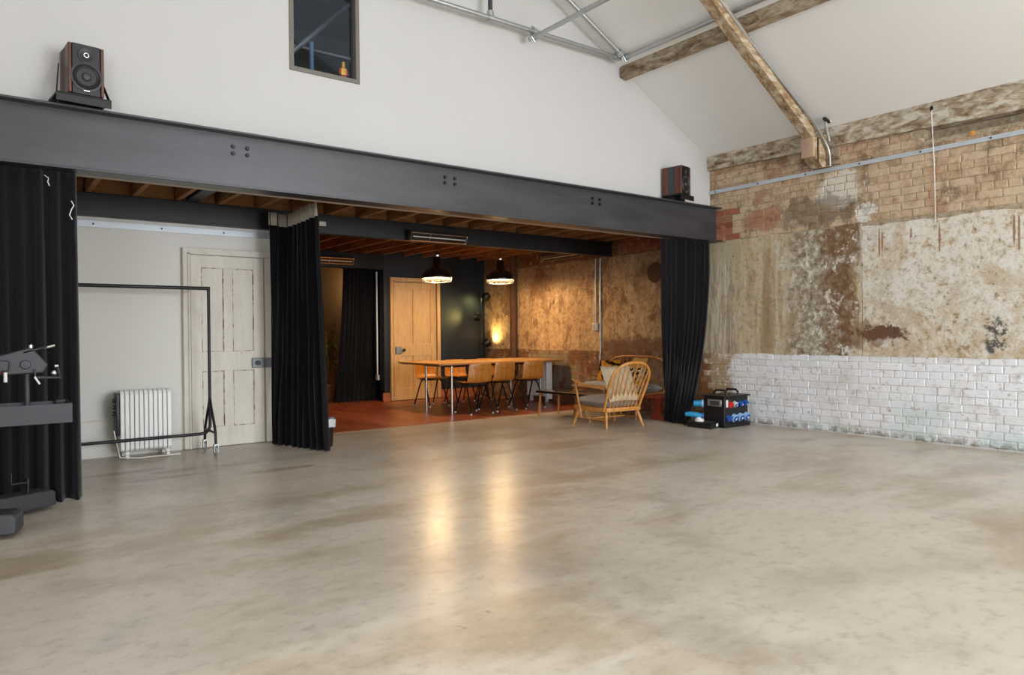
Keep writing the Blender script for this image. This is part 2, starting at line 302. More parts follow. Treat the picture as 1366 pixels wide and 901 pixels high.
M['doorworn'] = t.out(t.mix(t.step(fk, .48, .56), '#cfc7b6', '#85573a'), .7, bump=fk, bstr=.3, bdist=.004, spec=.3)
M['elm2'] = timber('mid_brown_beech', ['#8a5229', '#a76a37', '#b67a45', '#94592d'], (5, 2, 5), .4, .5, .06)
M['frame'] = paint('window_frame_paint', '#6f6a60', .08, .5)
M['greyfab'] = plain('grey_wool', '#99948c', .95, 0, .15, 60, sheen=.2, spec=.1)
t = T('beige_stripe_cushion'); v = t.obj(); x = t.sep(v)[0]; sn = t.math('SINE', t.math('MULTIPLY', x, 70))
M['beigefab'] = t.out(t.mix(t.math('MULTIPLY', t.step(sn, .3, .7), .35), '#b8a68a', '#a08d70'), .95, spec=.1, sheen=.1)
t = T('zebra_cushion'); v = t.obj(); q = t.sep(v); z = t.noise(t.map(v, (1, 2, 3)), 9, 3, .5, 2.5)
zb = t.math('MULTIPLY', t.step(z, .5, .53), t.math('MULTIPLY', t.step(q[1], -.13, -.10), t.step(q[1], .06, .03)))
patt = t.mix(t.step(z, .49, .52), '#16140f', '#d9cfb8')
band = t.math('MULTIPLY', t.step(q[1], -.14, -.12), t.step(q[1], .05, .03))
M['zebra'] = t.out(t.mix(band, '#b98f55', patt), .95, spec=.1)
t = T('mustard_cushion'); v = t.obj(); z = t.noise(v, 7, 3, .5, 1.2); q = t.sep(v)
M['mustard'] = t.out(t.mix(t.math('MULTIPLY', t.step(z, .5, .53), t.step(q[2], .13, .10)), '#c1862c', '#1c150d'), .95, spec=.1)
M['rust'] = plain('rusty_cast_iron', '#4f3524', .8, .1, .5, 14, bump=None)
t = T('clear_pane'); gl = t.n('ShaderNodeBsdfGlossy'); gl.inputs['Roughness'].default_value = .02; tr = t.n('ShaderNodeBsdfTransparent'); tr.inputs[0].default_value = (.9, .93, .95, 1)
lw_ = t.n('ShaderNodeLayerWeight'); lw_.inputs[0].default_value = .5; mx = t.n('ShaderNodeMixShader'); oo = t.n('ShaderNodeOutputMaterial')
t.t.links.new(t.math('ADD', t.math('MULTIPLY', t.math('POWER', lw_.outputs['Facing'], 4), .5), .014), mx.inputs[0]); t.t.links.new(tr.outputs[0], mx.inputs[1]); t.t.links.new(gl.outputs[0], mx.inputs[2]); t.t.links.new(mx.outputs[0], oo.inputs[0]); M['pane'] = t.m
t = T('lamp_glow'); M['bulb'] = t.out('#fff2d8', .4, emit=(1, .78, .45), estr=25)
M['shadein'] = plain('white_enamel_inside', '#efe9dc', .4, 0, .03, 10)
M['leaf'] = plain('dry_bamboo_leaf', '#9a9236', .6, 0, .35, 9)
M['gold'] = plain('gold_paint', '#d9a02c', .35, .4, .1, 20)
M['pot'] = plain('tan_basket', '#a97e4e', .8, 0, .2, 30)
M['bag'] = plain('white_bin_liner', '#c9cfd4', .35, 0, .1, 25)
M['cord'] = plain('white_cord', '#ddd9d0', .8, 0, .05, 30)
M['bluesteel'] = plain('blue_steel_post', '#5d7a96', .4, .3, .12, 15)
M['orange'] = plain('orange_paint', '#c98a3a', .8, 0, .1, 20)
M['terracotta'] = plain('terracotta_block', '#ad9079', .9, 0, .25, 14)

# ------------------------------------------------------------------ mesh helpers
def nb(): return bmesh.new()
def box(bm, c, s, rot=None, bev=0, seg=1):
    m = Matrix.Translation(c) @ (rot.to_4x4() if rot else Matrix.Identity(4)) @ Matrix.Diagonal((s[0], s[1], s[2], 1))
    r = bmesh.ops.create_cube(bm, size=1, matrix=m)
    if bev:
        es = list({e for v in r['verts'] for e in v.link_edges}); bmesh.ops.bevel(bm, geom=es, offset=bev, segments=seg, affect='EDGES', profile=.6)
def bx(bm, x0, x1, y0, y1, z0, z1, bev=0, seg=1): box(bm, ((x0+x1)/2, (y0+y1)/2, (z0+z1)/2), (x1-x0, y1-y0, z1-z0), None, bev, seg)
def tube(bm, pts, r, seg=10, closed=False, cap=True):
    pts = [Vector(p) for p in pts]; n = len(pts); rs = r if isinstance(r, (list, tuple)) else [r]*n
    tang = []
    for i in range(n):
        a = pts[(i-1) % n] if (closed or i > 0) else pts[i]; b = pts[(i+1) % n] if (closed or i < n-1) else pts[i]
        tang.append((b-a).normalized())
    up = Vector((0, 0, 1)) if abs(tang[0].z) < .9 else Vector((1, 0, 0))
    u = tang[0].cross(up).normalized(); rings = []
    for i in range(n):
        u = (u - tang[i]*u.dot(tang[i])).normalized(); v = tang[i].cross(u)
        rings.append([bm.verts.new(pts[i] + (u*math.cos(2*PI*k/seg) + v*math.sin(2*PI*k/seg))*rs[i]) for k in range(seg)])
    for i in range(n if closed else n-1):
        a, b = rings[i], rings[(i+1) % n]
        for k in range(seg): bm.faces.new((a[k], a[(k+1) % seg], b[(k+1) % seg], b[k]))
    if cap and not closed:
        bm.faces.new(rings[0][::-1]); bm.faces.new(rings[-1])
def cyl(bm, p0, p1, r0, r1=None, seg=16): tube(bm, [p0, p1], [r0, r0 if r1 is None else r1], seg)
def lathe(bm, prof, o=(0, 0, 0), axis='z', seg=24, rot=None):
    o = Vector(o); rings = []
    def pt(rad, h, a):
        c, s_ = math.cos(a)*rad, math.sin(a)*rad
        v = Vector((c, s_, h)) if axis == 'z' else (Vector((h, c, s_)) if axis == 'x' else Vector((s_, h, c)))
        return o + (rot @ v if rot else v)
    for rad, h in prof: rings.append([bm.verts.new(pt(max(rad, 1e-4), h, 2*PI*k/seg)) for k in range(seg)])
    for a, b in zip(rings, rings[1:]):
        for k in range(seg): bm.faces.new((a[k], a[(k+1) % seg], b[(k+1) % seg], b[k]))
def grid(bm, rows, closed=False):
    vs = [[bm.verts.new(p) for p in r] for r in rows]
    for a, b in zip(vs, vs[1:]):
        m = len(a)
        for k in range(m if closed else m-1): bm.faces.new((a[k], a[(k+1) % m], b[(k+1) % m], b[k]))
    return vs
def prism(bm, poly, fn, d0, d1):     # poly of 2d points, fn(u,v,d)->3d
    a = [bm.verts.new(fn(u, v, d0)) for u, v in poly]; b = [bm.verts.new(fn(u, v, d1)) for u, v in poly]; n = len(poly)
    bm.faces.new(a); bm.faces.new(b[::-1])
    for k in range(n): bm.faces.new((a[k], b[k], b[(k+1) % n], a[(k+1) % n]))
def sph(bm, c, r, s=(1, 1, 1), u=12, v=8, rot=None):
    m = Matrix.Translation(c) @ (rot.to_4x4() if rot else Matrix.Identity(4)) @ Matrix.Diagonal((s[0], s[1], s[2], 1))
    bmesh.ops.create_uvsphere(bm, u_segments=u, v_segments=v, radius=r, matrix=m)
def link(name, me, mat, parent=None, loc=None):
    o = bpy.data.objects.new(name, me); C.objects.link(o)
    if parent: o.parent = parent
    if loc: o.location = loc
    return o
def obj(name, bm, mat, parent=None, loc=None, smooth=40, solid=0):
    bmesh.ops.recalc_face_normals(bm, faces=bm.faces)
    me = bpy.data.meshes.new(name); bm.to_mesh(me); bm.free()
    me.materials.append(M[mat] if isinstance(mat, str) else mat)
    if smooth:
        me.shade_smooth(); me.set_sharp_from_angle(angle=math.radians(smooth))
    o = link(name, me, mat, parent, loc)
    if solid:
        s = o.modifiers.new('thickness', 'SOLIDIFY'); s.thickness = solid; s.offset = 0
    return o
def tag(o, label, cat, group=None, kind=None):
    o['label'] = label; o['category'] = cat
    if group: o['group'] = group
    if kind: o['kind'] = kind
    return o
def thing(name, label, cat, loc=(0, 0, 0), rotz=0, group=None):
    o = bpy.data.objects.new(name, None); C.objects.link(o); o.empty_display_size = .1
    o.location = loc; o.rotation_euler = (0, 0, rotz); return tag(o, label, cat, group)
def struct(name, bm, mat, label=None, cat=None, smooth=0):
    o = obj(name, bm, mat, smooth=smooth); o['kind'] = 'structure'
    if label: tag(o, label, cat)
    return o
def dup(root, loc, rotz, label):
    r = root.copy(); C.objects.link(r); r.location = loc; r.rotation_euler = (0, 0, rotz); r['label'] = label
    for ch in list(root.children):
        c = ch.copy(); C.objects.link(c); c.parent = r
        for g in ch.children:
            d = g.copy(); C.objects.link(d); d.parent = c
    return r

# ================================================================== THE SETTING
WX = 7.72; GY = 5.90
bm = nb(); bx(bm, -2.78, WX+.1, -6, 7.94, -.15, 0)
struct('floor', bm, 'concrete', 'polished grey-beige concrete floor of the main hall', 'floor')
bm = nb(); bx(bm, 3.0, WX+.1, 7.94, 13.2, -.15, .003)
struct('floor_timber', bm, 'woodfloor', 'red-brown timber floor of the dining room', 'floor')

# gable wall above the girder, with the hole for the gallery window
bm = nb(); W0, W1, WZ0, WZ1 = 2.16, 2.79, 3.37, 4.42
f = lambda u, v, d: (u, d, v)
prism(bm, [(-2.78, 2.70), (W0, 2.70), (W0, roofz(W0)), (-2.78, 3.38)], f, GY, GY+.14)
prism(bm, [(W1, 2.70), (WX, 2.70), (WX, 3.38), (W1, roofz(W1))], f, GY, GY+.14)
prism(bm, [(W0, 2.70), (W1, 2.70), (W1, WZ0), (W0, WZ0)], f, GY, GY+.14)
prism(bm, [(W0, WZ1), (W1, WZ1), (W1, roofz(W1)), (RX, roofz(RX)), (W0, roofz(W0))], f, GY, GY+.14)
wall_back = struct('wall_back', bm, 'gable', 'white painted gable wall above the steel girder', 'wall')
# far walls
bm = nb(); c0, c1, e0, e1 = FILL_WIN; bx(bm, -2.9, -2.78, -6, c0, 0, 3.5); bx(bm, -2.9, -2.78, c1, 13.2, 0, 3.5); bx(bm, -2.9, -2.78, c0, c1, 0, e0); bx(bm, -2.9, -2.78, c0, c1, e1, 3.5); struct('wall_left', bm, 'gable', 'white painted left wall of the hall', 'wall')
bm = nb(); A0, A1, B0, B1 = ADDED_WIN
prism(bm, [(-2.78, 0), (A0, 0), (A0, B1), (-2.78, B1)], f, -6.12, -6); prism(bm, [(A1, 0), (WX, 0), (WX, B1), (A1, B1)], f, -6.12, -6); prism(bm, [(A0, 0), (A1, 0), (A1, B0), (A0, B0)], f, -6.12, -6)
prism(bm, [(-2.78, B1), (WX, B1), (WX, 3.38), (RX, roofz(RX)), (-2.78, 3.38)], f, -6.12, -6); struct('wall_front', bm, 'gable', 'white painted end wall behind the camera', 'wall')
w2 = thing('window_2_added', 'added unseen wide white-framed window in the end wall behind the camera, for light', 'window', (0, -6.06, 0)); w2['kind'] = 'structure'  # added to house the area light behind the camera, never in view
bm = nb()
for k in range(6): x = A0+.03+(A1-A0-.06)*k/5; bx(bm, x-.03, x+.03, -.03, .03, B0, B1)
for z in (B0+.03, (B0+B1)/2, B1-.03): bx(bm, A0, A1, -.028, .028, z-.03, z+.03)
obj('window_frame', bm, 'white', w2, smooth=0); bm = nb(); bx(bm, A0, A1, -.045, -.04, B0, B1); obj('pane', bm, 'pane', w2, smooth=0)
w3 = thing('window_3_added', 'added unseen white-framed window band in the left wall, for fill light', 'window', (-2.84, 0, 0)); w3['kind'] = 'structure'  # frame and glazing for the added side light, out of view
bm = nb()
for k in range(6): y = c0+.03+(c1-c0-.06)*k/5; bx(bm, -.03, .03, y-.03, y+.03, e0, e1)
for z in (e0+.03, e1-.03): bx(bm, -.028, .028, c0, c1, z-.03, z+.03)
obj('window_frame', bm, 'white', w3, smooth=0); bm = nb(); bx(bm, -.045, -.04, c0, c1, e0, e1); obj('pane', bm, 'pane', w3, smooth=0)
bm = nb(); bx(bm, -2.78, 3.0, 7.8, 7.95, 0, 2.75); wall_part = struct('wall_partition', bm, 'partition', 'white painted partition wall behind the clothes rail', 'wall')
bm = nb(); bx(bm, 5.63, WX, 11.05, 11.2, 0, 2.72); struct('wall_rear', bm, 'navy', 'dark navy wall behind the dining table', 'wall')
bm = nb(); bx(bm, 2.88, 3.0, 7.95, 13.2, 0, 2.72); struct('wall_alcove_left', bm, 'dark', 'dark left wall of the dining room', 'wall')
bm = nb(); bx(bm, 3.0, WX, 13.06, 13.2, 0, 2.72); struct('wall_alcove_back', bm, 'alcove', 'brown far wall of the alcove behind the black drape', 'wall')
bm = nb(); bx(bm, 3.0, 5.63, 11.03, 11.2, 2.25, 2.50); struct('trim_lintel', bm, 'dark', 'black boxed lintel over the alcove opening', 'trim')
bm = nb(); bx(bm, 5.585, 5.72, 11.01, 11.05, 0.003, .15, .004); bx(bm, 6.73, WX-.02, 11.02, 11.05, 0.003, .15, .004); struct('baseboard_rear', bm, 'skirting', 'orange-brown wooden skirting along the navy wall', 'baseboard')
bm = nb(); bx(bm, -2.78, 1.7, 7.785, 7.8, 0, .11, .003); struct('baseboard_partition', bm, 'partition', 'low white skirting along the partition wall', 'baseboard')

# roof slopes with assumed skylight openings, out of view
def slope(name, xa, xb, holes, label):
    bm = nb(); n = Vector((SLOPE if xa >= RX else -SLOPE, 0, 1)).normalized()
    xs = sorted({xa, xb, *[h[0] for h in holes], *[h[1] for h in holes]}); ys = sorted({-6, GY+.02, *[h[2] for h in holes], *[h[3] for h in holes]})
    for x0, x1 in zip(xs, xs[1:]):
        for y0, y1 in zip(ys, ys[1:]):
            if any(h[0] <= x0 < h[1] and h[2] <= y0 < h[3] for h in holes): continue
            lo = [Vector((x, y, roofz(x) if not (x == RX) else 3.38+SLOPE*5.25)) for x, y in ((x0, y0), (x1, y0), (x1, y1), (x0, y1))]
            a = [bm.verts.new(p) for p in lo]; b = [bm.verts.new(p + n*.12) for p in lo]
            bm.faces.new(a[::-1]); bm.faces.new(b)
            for k in range(4): bm.faces.new((a[k], a[(k+1) % 4], b[(k+1) % 4], b[k]))
    return struct(name, bm, 'roof', label, 'ceiling')
ceil_r = slope('ceiling_right', RX, WX+.12, ASSUMED_SKYLIGHTS[:3], 'white boarded right slope of the pitched ceiling')
ceil_l = slope('ceiling_left', -2.9, RX, ASSUMED_SKYLIGHTS[3:], 'white boarded left slope of the pitched ceiling')
for i, (xa, xb, ya, yb) in enumerate(ASSUMED_SKYLIGHTS):  # panes over the assumed skylight openings
    bm = nb(); n = Vector((SLOPE if xa > RX else -SLOPE, 0, 1)).normalized()
    P = [Vector((x, y, roofz(x))) + n*.11 for x, y in ((xa, ya), (xb, ya), (xb, yb), (xa, yb))]
    a = [bm.verts.new(p) for p in P]; b = [bm.verts.new(p+n*.01) for p in P]; bm.faces.new(a); bm.faces.new(b)
    for k in range(4): bm.faces.new((a[k], b[k], b[(k+1) % 4], a[(k+1) % 4]))
    obj('assumed_skylight_pane', bm, 'pane', ceil_r if xa > RX else ceil_l, smooth=0)

# mezzanine deck and joists over the opening
bm = nb(); bx(bm, -2.78, WX, GY+.14, 13.2, 2.705, 2.75)
deck = struct('ceiling_mezzanine', bm, 'deck', 'timber boarded underside of the mezzanine with exposed joists', 'ceiling')
jm = None
for k in range(-7, 20):
    x = .12 + .39*k + random.uniform(-.01, .01)
    if x > WX-.06: continue
    bm = nb(); bx(bm, x-.024, x+.024, 5.83, 7.80, 2.50, 2.703, .003); obj('joist', bm, 'joist', deck, smooth=0)
    if x > 3.05:
        bm = nb(); bx(bm, x+.026, x+.072, 7.66, 13.0, 2.50, 2.703, .003); obj('joist', bm, 'joist', deck, smooth=0)
    if x < WX-.45:
        bm = nb(); bx(bm, x+.026, x+.362, 7.735, 7.775, 2.503, 2.70, .002); obj('blocking_board', bm, 'deck', deck, smooth=0)
bm = nb(); bx(bm, 1.745, 1.86, 5.83, 7.70, 2.50, 2.70, .003); obj('steel_joist', bm, 'beam', deck, smooth=0)
bm = nb(); bx(bm, -2.78, WX, 5.882, 5.995, 2.305, 2.34, .002); bx(bm, -2.78, WX, 5.90, 5.995, 2.34, 2.70)
struct('trim_soffit', bm, 'cream', 'pale boarded soffit strip behind the girder flange', 'trim')

# steel girder at the front of the mezzanine
g = thing('steel_girder', 'long dark grey steel girder spanning the mezzanine opening', 'girder', (0, 5.80, 2.30))
bm = nb(); bx(bm, -2.78, WX-.02, -.006, .006, .012, .42); obj('web', bm, 'girder', g, smooth=0)
for z, nme in ((.0, 'bottom_flange'), (.42, 'top_flange')):
    bm = nb(); bx(bm, -2.78, WX-.002, -.09, .09, z-.002, z+.014, .003); obj(nme, bm, 'beam' if z else 'girder', g, smooth=0)
def hexbolt(bm, c, d, r=.014, h=.012):
    c = Vector(c); cyl(bm, c, c+Vector(d)*.004, r*1.25, seg=12); cyl(bm, c+Vector(d)*.004, c+Vector(d)*(h+.004), r, seg=6)
bmh = nb(); hexbolt(bmh, (0, 0, 0), (0, -1, 0)); bmesh.ops.recalc_face_normals(bmh, faces=bmh.faces)
bolt_me = bpy.data.meshes.new('bolt'); bmh.to_mesh(bolt_me); bmh.free(); bolt_me.materials.append(M['blackmetal'])
for xc in (-.27, 1.718, 3.66, 5.57):
    for dx in (-.055, .055):
        for dz in (.277, .33): link('bolt', bolt_me, None, g, (xc+dx, -.006, dz))
# second beam
g2 = thing('black_steel_beam', 'black steel beam parallel behind the grey girder', 'beam', (0, 7.70, 2.285))
bm = nb(); bx(bm, -2.78, WX-.004, -.005, .005, .01, .205); obj('web', bm, 'blackbeam', g2, smooth=0)
for z, nme in ((0, 'bottom_flange'), (.203, 'top_flange')):
    bm = nb(); bx(bm, -2.78, WX-.003, -.02 , .095, z, z+.011, .002); obj(nme, bm, 'blackbeam', g2, smooth=0)
bm = nb(); bx(bm, 2.93, 2.97, -.012, -.004, .011, .2); obj('splice_plate', bm, 'blackbeam', g2, smooth=0)

# ------------------------------------------------------------------ right wall: mortar bed, plaster panels, bricks
bm = nb(); bx(bm, WX+.003, WX+.3, -6, 13.2, 0, 3.05); bx(bm, WX+.003, WX+.3, 3.27, 13.2, 3.05, 3.42); bx(bm, WX+.14, WX+.3, -6, 3.27, 3.05, 3.42)
wall_right = struct('wall_right', bm, 'mortar', 'weathered right wall of old brick, stained plaster and white painted brickwork', 'wall')
def panel(y0, y1, z0, z1, jag=.02, x=WX-.004, seed=0):
    ny = max(4, int((y1-y0)/.05)); nz = max(4, int((z1-z0)/.05)); bm = nb(); rows = []
    for i in range(ny+1):
        r = []; fy = i/ny
        for j in range(nz+1):
            fz = j/nz; y = y0+(y1-y0)*fy; z = z0+(z1-z0)*fz
            e = mnoise.noise((y*3.1, z*3.1, seed)); e2 = mnoise.noise((y*9, z*9, seed+5))
            if j in (0, nz): z += jag*(e+e2*.6)*(1 if j else .35)
            if i in (0, ny): y += jag*.5*(e2+e)
            r.append(Vector((x + .006*mnoise.noise((y*1.7, z*1.7, 3)) + .002*e2, y, z)))
        rows.append(r)
    vs = grid(bm, rows); back = WX+.012
    ring = [vs[i][0] for i in range(ny+1)] + [vs[ny][j] for j in range(1, nz+1)] + [vs[i][nz] for i in range(ny-1, -1, -1)] + [vs[0][j] for j in range(nz-1, 0, -1)]
    bk = [bm.verts.new((back, v.co.y, v.co.z)) for v in ring]
    for k in range(len(ring)): bm.faces.new((ring[k], ring[(k+1) % len(ring)], bk[(k+1) % len(ring)], bk[k]))
    return obj('plaster_panel', bm, 'plaster', wall_right, smooth=60)
for i, (y0, y1, z1) in enumerate(((-6, 1.2, 2.27), (1.205, 3.905, 2.262), (3.908, 5.66, 2.295), (5.663, 7.93, 2.285), (7.936, 10.03, 2.28), (10.036, 11.04, 2.29))):
    panel(y0, y1, .862, z1, seed=i*3, x=WX-.004 - (.004 if i % 2 else 0))

def brick_mesh(L, H, mat, seed):
    rnd = random.Random(seed); bm = nb(); nu, nv = 4, 3; rows = []
    for i in range(nu+1):
        r = []
        for j in range(nv+1):
            u, v = i/nu-.5, j/nv-.5; edge = (i in (0, nu)) + (j in (0, nv))
            y = u*L; z = v*H
            if i in (1, nu-1): y = (u/abs(u))*(L/2-.007)
            if j in (1, nv-1): z = (v/abs(v))*(H/2-.006)
            r.append(Vector((rnd.uniform(-.0009, .0009) + (0 if not edge else .0045+.002*(edge-1)) , y+rnd.uniform(-.003, .003), z+rnd.uniform(-.0025, .0025))))
        rows.append(r)
    vs = grid(bm, rows)
    ring = [vs[i][0] for i in range(nu+1)] + [vs[nu][j] for j in range(1, nv+1)] + [vs[i][nv] for i in range(nu-1, -1, -1)] + [vs[0][j] for j in range(nv-1, 0, -1)]
    bk = [bm.verts.new((.024, v.co.y, v.co.z)) for v in ring]
    for k in range(len(ring)): bm.faces.new((ring[k], ring[(k+1) % len(ring)], bk[(k+1) % len(ring)], bk[k]))
    bmesh.ops.recalc_face_normals(bm, faces=bm.faces)
    me = bpy.data.meshes.new('brick'); bm.to_mesh(me); bm.free(); me.materials.append(M[mat]); me.shade_smooth(); me.set_sharp_from_angle(angle=math.radians(11)); return me
LS, LH, CH, BH = .223, .110, .0785, .0745
BM = {(m, l): [brick_mesh(l, BH, m, k*7+len(m)) for k in range(5)] for m in ('brick_tan', 'brick_red', 'brick_white', 'brick_brown') for l in (LS, LH)}
spots = []
def course_fill(y0, y1, z0, z1, matf, header_rows=3):
    row = 0; z = z0
    while z + CH*.6 < z1:
        L = LH if row % header_rows == header_rows-1 else LS
        y = y0 + (0 if row % 2 else -L/2)
        while y < y1:
            c = y+L/2
            if c > y0 - .02 and c < y1: spots.append((c, z+CH/2, L, matf(c, z+CH/2)))
            y += L+.006
        z += CH; row += 1
course_fill(1.9, 5.95, .012, .86, lambda y, z: 'brick_white')
course_fill(5.97, 11.0, .012, .86, lambda y, z: 'brick_brown')
def upper(y, z):
    if y > 5.95: return 'brick_red' if (y < 7.5 and z > 2.33 and random.random() < .8) else 'brick_brown'
    if y > 5.5 and 2.33 < z < 2.7: return 'brick_red'
    return 'brick_tan'
course_fill(1.9, 5.95, 2.305, 3.22, upper); course_fill(5.97, 11.0, 2.31, 2.68, upper)
# the strip of wall under the wall plate is corbelled back near the camera
spots = [s for s in spots if not (s[1] > 3.02 and s[0] < 3.32)]
spots.sort(key=lambda s: -(s[2]*(WX/math.hypot(WX, s[0]))/math.hypot(WX, s[0])**2))
loose = nb()
for i, (y, z, L, m) in enumerate(spots):
    me = BM[(m, L)][random.randrange(5)]; xx = WX - .003 + random.uniform(-.004, .003)
    if i < 295:
        o = link('brick', me, None, wall_right, (xx, y, z)); o.rotation_euler = (random.uniform(-.012, .012), 0, random.uniform(-.008, .008))
loose.free()
for mname in ('brick_tan', 'brick_red', 'brick_white', 'brick_brown'):
    bm = nb()
    for i, (y, z, L, m) in enumerate(spots):
        if i < 295 or m != mname: continue
        n0 = len(bm.verts); bm.from_mesh(BM[(m, L)][random.randrange(5)]); bm.verts.ensure_lookup_table()
        for v in bm.verts[n0:]: v.co += Vector((WX-.002, y, z))
    if len(bm.verts):
        o = obj('brickwork', bm, mname, wall_right, smooth=11); o['kind'] = 'stuff'
    else: bm.free()

# wall plate, purlin, rafter
bm = nb()
ys = [-6, -3, 0] + [1 + i*.245 for i in range(21)]
rows = []
for y in ys:
    e = lambda k: .008*mnoise.noise((y*2.1, k, 1)) + .004*mnoise.noise((y*9, k, 2))
    zb = 3.232 - .024*(5.9-y) if y > 1 else 3.115
    rows.append([(7.665+e(1), y, zb+e(2)), (7.655+e(3), y, 3.33+e(4)*.5), (7.665+e(5), y, 3.45), (7.90, y, 3.36), (7.90, y, zb+e(6))])
grid(bm, rows, closed=True)
tag(obj('wall_plate_timber', bm, 'plate', smooth=50), 'whitewashed weathered timber plate along the top of the brick wall', 'timber')
bm = nb(); rows = []
for i in range(24):
    y = -6 + i*(11.9/23) if i < 12 else .2 + (i-11)*(5.68/12)
    e = lambda k: .007*mnoise.noise((y*1.7, k, 4)) + .004*mnoise.noise((y*7, k, 5))
    rows.append([(6.06+e(1), y, 4.105+e(2)), (6.15+e(3), y, 4.085+e(4)), (6.185+e(5), y, 4.12), (6.19, y, 4.19), (6.06+e(6), y, 4.24)])
vs = grid(bm, rows, closed=True); bm.faces.new(vs[0]); bm.faces.new(vs[-1][::-1])
tag(obj('roof_purlin', bm, 'roofwood', smooth=40), 'weathered brown purlin running along the ceiling slope', 'timber')
a = Vector((7.43, 4.33, 3.29)); b = Vector((3.2, 4.14, 5.50)); ax = (b-a).normalized(); sd_ = Vector((0, 1, 0)); nn = ax.cross(sd_).normalized()
if nn.z < 0: nn = -nn
bm = nb(); rows = []
for i in range(30):
    p = a.lerp(b, i/29); e = lambda k: .006*mnoise.noise((i*.9, k, 8))
    rows.append([p + sd_*(-.054+e(1)) + nn*(-.05+e(2)), p + sd_*(.054+e(3)) + nn*(-.05+e(4)), p + sd_*(.054+e(5)) + nn*(.08+e(6)), p + sd_*(-.054+e(7)) + nn*.08])
vs = grid(bm, rows, closed=True); bm.faces.new(vs[0]); bm.faces.new(vs[-1][::-1])
tag(obj('roof_rafter', bm, 'rafterwood', smooth=40), 'thick worn principal rafter sloping down to the brick wall', 'timber')

# ================================================================== GALLERY WINDOW, DOORS
M['lockgrey'] = plain('dull_grey_lock', '#7f8486', .5, .4, .12, 20)
win = thing('window_1', 'small grey-framed gallery window high in the white gable wall', 'window', (0, GY, 0)); win['kind'] = 'structure'
bm = nb(); fr_ = .035
bx(bm, W0, W0+fr_, -.012, .10, WZ0, WZ1); bx(bm, W1-fr_, W1, -.012, .10, WZ0, WZ1); bx(bm, W0+fr_, W1-fr_, -.012, .10, WZ0, WZ0+fr_); bx(bm, W0+fr_, W1-fr_, -.012, .10, WZ1-fr_, WZ1)
obj('window_frame', bm, 'frame', win, smooth=0)
bm = nb(); bx(bm, W0+fr_, W1-fr_, .05, .056, WZ0+fr_, WZ1-fr_); obj('pane', bm, 'pane', win, smooth=0)
# the gallery room behind the window
bm = nb()
bx(bm, 0, 5, 8.4, 8.5, 2.75, 6); bx(bm, -.1, 0, 6.04, 8.5, 2.75, 6); bx(bm, 5, 5.1, 6.04, 8.5, 2.75, 6); bx(bm, -.1, 5.1, 6.04, 8.5, 6, 6.1)
struct('wall_gallery', bm, 'dark', 'dark walls of the gallery room behind the small window', 'wall')
tag(obj('gallery_roof_beam', (lambda b: (bx(b, .2, 4.8, 7.0, 7.16, 4.05, 4.2, .01), b)[1])(nb()), 'greymetal', smooth=0), 'grey beam crossing the dark gallery behind the window', 'beam')
def tubeobj(name, pts, r, mat, label, cat, group=None, seg=12):
    bm = nb(); tube(bm, pts, r, seg); return tag(obj(name, bm, mat, smooth=50), label, cat, group)
tubeobj('gallery_brace_tube', [(2.0, 6.35, 3.35), (3.05, 6.55, 4.42)], .025, 'galv', 'diagonal galvanised tube seen inside the gallery window', 'tube')
tubeobj('gallery_upright_post', [(2.56, 6.42, 2.76), (2.56, 6.42, 3.86)], .022, 'bluesteel', 'blue-grey upright post seen inside the gallery window', 'post')
tubeobj('gallery_light_strip', [(.6, 6.97, 4.02), (4.6, 6.97, 4.02)], .012, 'white', 'thin white strip under the gallery beam', 'strip')
# toy figure on the sill
fx, fy, fz = 2.672, 5.975, WZ0+fr_
tf = thing('toy_figure', 'small gold and red toy figure on the gallery window sill', 'figurine', (fx, fy, fz))
for s in (-1, 1):
    bm = nb(); bx(bm, s*.0125-.0095, s*.0125+.0095, -.012, .012, 0, .045, .003); obj('leg', bm, 'red', tf)
bm = nb(); bx(bm, -.026, .026, -.016, .016, .045, .105, .006, 2); obj('body', bm, 'gold', tf)
for s in (-1, 1):
    bm = nb(); cyl(bm, (s*.03, 0, .10), (s*.038, -.006, .05), .008, .007, 8); obj('arm', bm, 'red', tf)
bm = nb(); sph(bm, (0, 0, .122), .016); obj('head', bm, 'gold', tf)
bm = nb(); cyl(bm, (0, 0, .132), (0, 0, .16), .016, .014, 12); obj('hat', bm, 'gold', tf)
tagc = nb(); tube(tagc, [(2.22, 5.97, fz+.004), (2.235, 5.97, fz+.03), (2.25, 5.975, fz+.008), (2.30, 5.98, fz+.006), (2.34, 5.985, fz+.012)], .005, 6)
tag(obj('cable_scrap', tagc, 'cord', smooth=50), 'scrap of pale cable lying on the gallery window sill', 'cable')

